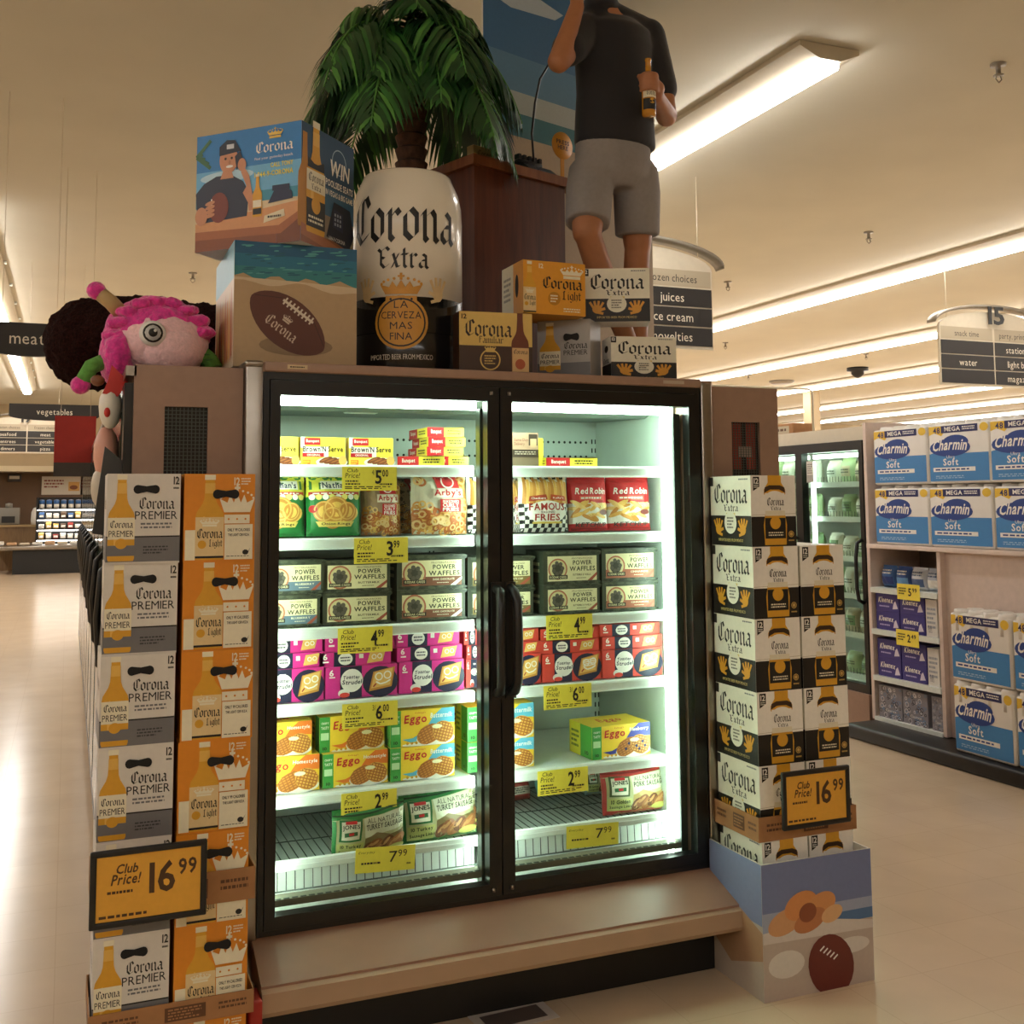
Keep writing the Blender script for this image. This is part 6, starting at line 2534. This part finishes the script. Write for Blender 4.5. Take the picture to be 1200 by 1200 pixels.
def tissue(w, d, h, kind):
    m, F, L, Rr, T = carton(w, d, h, PURP if kind == 'p' else k('#8d8a92') if kind == 'g' else k('#d9d6d0'))
    if kind == 'p':
        F.text('Kleenex', .12, .45, .75, .75, WHITE, 1, 1, .2, .03)
        F.poly([(.72, .15), (.95, .2), (.85, .6), (.78, .5)], k('#d9d2e3'), 1)
        F.fine(.15, .2, .6, .35, 1, k('#b5aee0'), 1)
    elif kind == 'g':
        rr = random.Random(9)
        for i in range(60):
            F.ring(rr.uniform(.06, .94), rr.uniform(.05, .95), rr.uniform(.04, .08), .02, (k('#d9d6dc'), k('#3a3640'), k('#6b8ab0'))[i % 3], 1 + i % 4, 10)
        F.text('Kleenex', .3, .2, .75, .3, WHITE, 6)
    else:
        F.fine(.1, .2, .9, .8, 5, k('#8d96a5'), 1)
        F.text('Puffs', .2, .1, .5, .3, k('#44506b'), 2)
    return m


G_K = 'tissue boxes on the display shelves'
ya = yf - .04
for zi, nm in ((1, 'third shelf up from the base'), (2, 'shelf under the wipes')):
    hh = .125
    for c in (0, 1):
        for r in (0, 1):
            yc = ya - .125 - c * .235
            put(tissue(.225, .12, hh, 'p'), 'tissue_box', GX + .02, yc, SZ[zi] + .001 + r * (hh + .001), '%s purple tissue box, %s, %s' % (('lower', 'upper')[r], ('beside the end post', 'beside the white box')[c], ('second shelf from the base', 'shelf just below the wipes')[zi - 1]), 'tissue box', G_K)
    put(tissue(.1, .12, .24, 'w'), 'tissue_box', GX + .02, ys + .085, SZ[zi] + .001, 'pale tall tissue box at the end of the %s' % ('second shelf from the base', 'shelf just below the wipes')[zi - 1], 'tissue box', G_K)
for i, (yc, w) in enumerate(((ya - .12, .225), (ya - .355, .225), (ys + .06, .11))):
    put(tissue(w, .12, .215, 'g'), 'tissue_box', GX + .02, yc, SZ[0] + .001, 'grey patterned tissue box on the lowest shelf, %s' % ('by the end post', 'in the middle', 'by the partition')[i], 'tissue box', G_K)
for i in range(4):
    w = .135
    yc = ya - .08 - i * .145
    m, F = pillow(w, .15, .1, k(('#3f6aa5', '#2f4f8f', '#cfd3da', '#b9c2cf')[i]))
    F.rect(.1, .15, .9, .5, k(('#2a3f7a', '#6fa0d0', '#5a6f9a', '#e8e6e0')[i]), 1)
    F.fine(.15, .6, .85, .85, 2, WHITE if i < 2 else k('#33507a'), 1)
    put(m, 'wipes_pack', GX + .1, yc, SZ[3] + .002, '%s wipes pack on the top tissue shelf, %s' % (('blue', 'dark blue', 'grey', 'white')[i], ('by the end post', 'beside the one at the end post', 'in the middle right', 'by the partition')[i].replace('middle right', 'third place')), 'wipes', 'wipes packs on the top tissue shelf')
for px, py, big, lb in ((1064, 690, '5', 'yellow price tag reading 5.99 under the wipes'), (1063, 744, '2', 'yellow price tag reading 2.49 above the lower purple tissues')):
    p = at(px, py, X=GX - .012)
    m = MB()
    w, h = .21, .105
    m.box((-w / 2, 0, -h), (w / 2, .0015, 0), YEL)
    A = Art(m, lambda u, v, l: ((u - .5) * w, -E_ * 2 * l, (v - 1) * h), w, h)
    A.text(big, .5, .25, .64, .75, BLACK, 1, 1)
    A.text('99' if big == '5' else '49', .68, .5, .88, .78, BLACK, 1, 1)
    A.fine(.08, .3, .42, .8, 3, BLACK, 1)
    put(m, 'price_tag', GX - .011, p.y, p.z + .03, lb, 'price tag', 'yellow price tags on the tissue shelves')

# glass-door cooler row
CXX = 5.25
cl = thing('glass_door_cooler', 'black framed glass-door cooler row with lit shelves beyond the beer stacks', 'cooler', (CXX, 0, 0))
y0c, y1c = 6.19, 9.7
m = MB()
m.box((.75, y0c, .25), (.8, y1c, 2.1), M_LINER)
m.box((.05, y0c, .25), (.8, y1c, .3), M_LINER)
m.box((.0, y0c, 2.03), (.8, y1c, 2.13), M_SIGNW)
m.box((.05, y0c, .3), (.8, y0c + .03, 2.03), M_LINER)
m.box((.05, y1c - .03, .3), (.8, y1c, 2.03), M_LINER)
m.box((-.05, y0c, 0), (.8, y1c, .25), M_PANEL)
m.build('cabinet_body', cl)
G_F = mat('cooler_tube', (.85, 1, .9), .5, emit=5)
ymul = [6.2, 6.93, 7.66, 8.39, 9.12]
for i, y in enumerate(ymul):
    m = MB()
    m.box((-.03, y, .25), (.03, y + .73, .31), M_BLK)
    m.box((-.03, y, 1.96), (.03, y + .73, 2.03), M_BLK)
    m.box((-.03, y, .31), (.03, y + .04, 1.96), M_BLK)
    m.box((-.03, y + .69, .31), (.03, y + .73, 1.96), M_BLK)
    d = m.build('door', cl)
    m = MB()
    m.box((-.004, y + .04, .31), (.004, y + .69, 1.96), M_GLASS2)
    m.build('glass_pane', d)
    m = MB()
    m.tube([(-.03, y + .035, .88), (-.07, y + .035, .9), (-.085, y + .035, .98), (-.085, y + .035, 1.2), (-.07, y + .035, 1.3), (-.03, y + .035, 1.32)], .014, M_BLKP, 8)
    m.build('handle', d)
    m = MB()
    m.box((.08, y + .04, 1.92), (.11, y + .69, 1.95), G_F)
    m.build('top_lamp', cl)
    m = MB()
    m.box((.07, y + .69, .35), (.1, y + .71, 1.9), G_F)
    m.build('vertical_lamp', cl)
    for z in (.32, .62, .9, 1.17, 1.46, 1.72):
        m = MB()
        m.box((.12, y + .02, z - .015), (.74, y + .7, z), M_SHELF)
        m.box((.112, y + .02, z - .02), (.12, y + .7, z + .02), M_RAIL)
        for q in range(20):
            m.box((.1125, y + .03 + q * .034, z + .02), (.1145, y + .034 + q * .034, z + .06), M_WIRE)
        m.build('shelf', cl)
p = at(949, 553, X=CXX - .035)
m = MB()
m.box((-.04, 0, -.08), (.04, .002, .08), k('#d5d0c6'))
A = Art(m, lambda u, v, l: (-.04 + u * .08, -E_ * 2 * l, -.08 + v * .16), .08, .16)
A.fine(.1, .4, .9, .9, 5, k('#77736b'), 1)
A.rect(0, .0, 1, .35, k('#a9a59c'), 1)
put(m, 'door_notice', CXX - .034, p.y + .0, p.z, 'small pale notice stuck on the cooler door frame', 'notice', None)
cc = (k('#9fb78a'), k('#d7d7c6'), k('#6f8f64'), k('#c9cfc2'), k('#b4a98c'))
for j, y in enumerate(ymul[:3]):
    for zi, z in enumerate((.32, .62, .9, 1.17, 1.46, 1.72)):
        for q in range(4):
            rr = random.Random(j * 100 + zi * 10 + q)
            hh = .2 if zi not in (0,) else .16
            m, F = pillow(.15, hh * rr.uniform(.8, 1), .11, cc[rr.randrange(5)])
            F.rect(.15, .3, .85, .7, cc[rr.randrange(5)], 1)
            F.fine(.2, .4, .8, .6, 2, k('#3f4a3a'), 2)
            put(m, 'produce_bag', CXX + .22, y + .115 + q * .162, z + .003, 'salad bag, cooler shelf %s, %s place, %s door' % (('one from the floor', 'two up', 'three up', 'four up', 'five up', 'six up')[zi], ('first', 'second', 'third', 'fourth')[q], ('handled', 'middle', 'far')[j]), 'produce bag', 'salad bags in the glass-door cooler')
p = at(925, 507, X=5.6)
m = MB()
m.rbox((-.25, 0, 0), (.25, .2, .1), .004, M_CARD)
A = Art(m, lambda u, v, l: (-.25 + u * .5, -E_ * 2 * l, v * .1), .5, .1)
A.rect(.1, .2, .9, .8, k('#b5a68a'), 1)
A.fine(.15, .3, .85, .7, 1, k('#5a3a22'), 2)
put(m, 'cardboard_box', 5.45, p.y, 2.131, 'low cardboard box lying on top of the cooler row', 'box', None)

# ------------------------------------------------------------------ deli at the far end of the aisle
DY = 27.5
a, b = at(15, 672, Z=0), at(101, 672, Z=0)
dx0, dx1 = at(15, 640, Y=DY).x, at(101, 640, Y=DY).x
isl = thing('deli_island', 'low black deli island with packed trays at the end of the aisle', 'deli island', ((dx0 + dx1) / 2, DY, 0))
w = dx1 - dx0
m = MB()
m.box((-w / 2, 0, 0), (w / 2, 1.6, .55), M_BLKP)
m.build('base', isl)
m = MB()
m.rbox((-w / 2 - .5, -.15, .55), (w / 2, 1.6, .66), .03, M_STEEL)
m.build('tray_top', isl)
rk = thing('deli_rack', 'lit black rack of bottles and boxes standing on the deli island', 'display rack', ((dx0 + dx1) / 2 + .35, DY + .5, .661))
w2 = 1.3
m = MB()
m.box((-w2 / 2, .3, 0), (w2 / 2, .34, 1.1), M_BLKP)
m.box((-w2 / 2 - .03, 0, 0), (-w2 / 2, .34, 1.1), M_BLKP)
m.build('back_board', rk)
lev = (.12, .36, .6, .84)
for z in lev:
    m = MB()
    m.box((-w2 / 2, 0, z - .03), (w2 / 2, .3, z), M_BLKP)
    m.build('shelf', rk)
    m = MB()
    m.box((-w2 / 2, .02, z - .05), (w2 / 2, .05, z - .031), mat('deli_tube', (1, .95, .88), emit=9))
    m.build('shelf_lamp', rk)
cols = ('#8b2e26', '#d9d2c4', '#5a4636', '#c9a55a', '#efe9dd', '#3a5c8a')
for zi, z in enumerate(lev):
    for q in range(8):
        rr = random.Random(zi * 10 + q)
        m = MB()
        c = k('#2f5f9c') if zi == 3 else k(cols[rr.randrange(6)])
        if zi == 3:
            m.lathe([(.001, 0), (.06, 0), (.06, .13), (.05, .15), (.05, .2), (.001, .2)], WHITE, 12)
            m.lathe([(.062, .1), (.062, .19), (.001, .215)], c, 12)
        else:
            m.rbox((-.06, -.05, 0), (.06, .05, rr.uniform(.1, .17)), .01, c)
            m.box((-.045, -.052, .03), (.045, -.0505, .08), WHITE)
        o = m.build('jar' if zi == 3 else 'food_pack', None, (rk.location.x - w2 / 2 + .09 + q * .16, DY + .62, .662 + z))
        tag(o, '%s on the %s shelf of the deli rack, place %s from the aisle' % ('blue-topped jar' if zi == 3 else 'small food pack', ('lowest', 'second', 'third', 'top')[zi], ('one', 'two', 'three', 'four', 'five', 'six', 'seven', 'eight')[q]), 'jar' if zi == 3 else 'food pack', 'jars and packs on the deli rack')
for q in range(9):
    if (dx0 + dx1) / 2 - w / 2 - .3 + q * .27 > (dx0 + dx1) / 2 + w / 2 - .1:
        break
    rr = random.Random(70 + q)
    m = MB()
    m.rbox((-.11, -.08, 0), (.11, .08, rr.uniform(.05, .1)), .02, k(('#e8e2d6', '#c9a07a', '#d8c8b0')[q % 3]))
    tag(m.build('deli_tray', None, ((dx0 + dx1) / 2 - w / 2 - .3 + q * .27, DY + .1, .661)), 'wrapped deli tray on the island top, %s along from the near corner' % ('first', 'second', 'third', 'fourth', 'fifth', 'sixth', 'seventh', 'eighth', 'ninth')[q], 'food tray', 'wrapped trays on the deli island')
ct = thing('deli_counter', 'wooden deli counter with cups by the far wall', 'counter', (-1.6, 29.25, 0))
m = MB()
m.box((-2.5, 0, 0), (1.2, .7, 1.05), wood_mat('counter_wood', '#7d6040', '#94754e'))
m.build('counter_body', ct)
m = MB()
m.box((-2.55, -.05, 1.05), (1.25, .75, 1.1), k('#b79b6c'))
m.build('counter_top', ct)
for i, (x, h, c, lb) in enumerate(((-2.2, .5, '#2c2a2a', 'dark coffee machine on the deli counter'), (-1.35, .42, '#8b8880', 'steel dispenser on the deli counter'))):
    m = MB()
    m.rbox((-.25, -.2, 0), (.25, .2, h), .03, k(c))
    m.box((-.15, -.23, .05), (.15, -.2, h * .5), M_BLKP)
    m.lathe([(.08, h), (.08, h + .1), (.001, h + .12)], k(c), 14)
    tag(m.build('drinks_machine', None, (x, 29.6, 1.101)), lb, 'machine')
m = MB()
m.lathe([(.001, 0), (.09, 0), (.1, .1), (.09, .3), (.05, .4), (.001, .42)], WHITE, 16)
tag(m.build('white_jug', None, (-.75, 29.55, 1.101)), 'white jug standing on the deli counter', 'jug')
for px, wd, lb in ((73, 1.0, 'wide menu board on the brown deli wall'), (102, .32, 'narrow menu board on the brown deli wall')):
    p = at(px, 569, Y=RY1 - .05)
    m = MB()
    m.box((-wd / 2, 0, -.24), (wd / 2, .03, .24), k('#d8cfbf'))
    A = Art(m, lambda u, v, l: ((u - .5) * wd, -.001 * l, (v - .5) * .48), wd, .48)
    A.fine(.06, .35, .55, .85, 3, k('#8a4034'), 1)
    A.rect(.65, .2, .92, .7, k('#d9a85a'), 1)
    A.ell(.78, .4, .1, .12, k('#8a5230'), 2)
    t = m.build('menu_board', None, (p.x, RY1 - .035, p.z))
    tag(t, lb, 'menu board', 'menu boards on the deli wall')
p = at(17, 560, Y=RY1 - .05)
m = MB()
m.rbox((-.16, 0, -.1), (.16, .1, .1), .01, k('#3d3835'))
m.box((-.12, -.003, -.03), (.12, 0, .05), k('#cfc6b4'))
tag(m.build('wall_speaker', None, (p.x, RY1 - .101, p.z)), 'small dark box with a pale label on the brown deli wall', 'wall box')
m = MB()
for i, dx in enumerate((0, .14)):
    m.lathe([(.06, 0), (.06, .5)], M_STEEL if i else k('#8a7566'), 12, c=(dx, 0, 0))
p = at(70, 600, Y=29.4)
tag(m.build('steel_canister', None, (p.x, 29.15, 0)), 'pair of upright pipes behind the deli rack', 'pipe')
for v in m.v:
    pass
# green hanging strip of goods at the end of the aisle
p0, p1 = at(99, 600, Y=22), at(105, 675, Y=22)
t = thing('clip_strip', 'tall green strip of hanging goods by the freezer row far down the aisle', 'goods strip', (p0.x, 22, 0))
m = MB()
m.box((0, 0, .0), (.12, .03, p0.z), k('#4f9a4a'))
for i in range(16):
    m.rbox((.0, -.04, .1 + i * (p0.z - .2) / 16), (.12, 0, .1 + (i + .8) * (p0.z - .2) / 16), .01, k('#5fae52' if i % 2 else '#3f8a3f'))
m.build('hanging_packs', t)

# ------------------------------------------------------------------ floor bits
m = MB()
m.box((-.13, -.075, 0.0006), (.13, .075, .0016), k('#cdc4bb'))
m.box((-.1, -.05, 0.0018), (.1, .035, .0022), k('#5b4f4a'))
tag(m.build('floor_sticker', None, (1.34, 3.31, 0), .06), 'white paper sticker with a dark panel lying on the floor before the freezer', 'floor sticker')
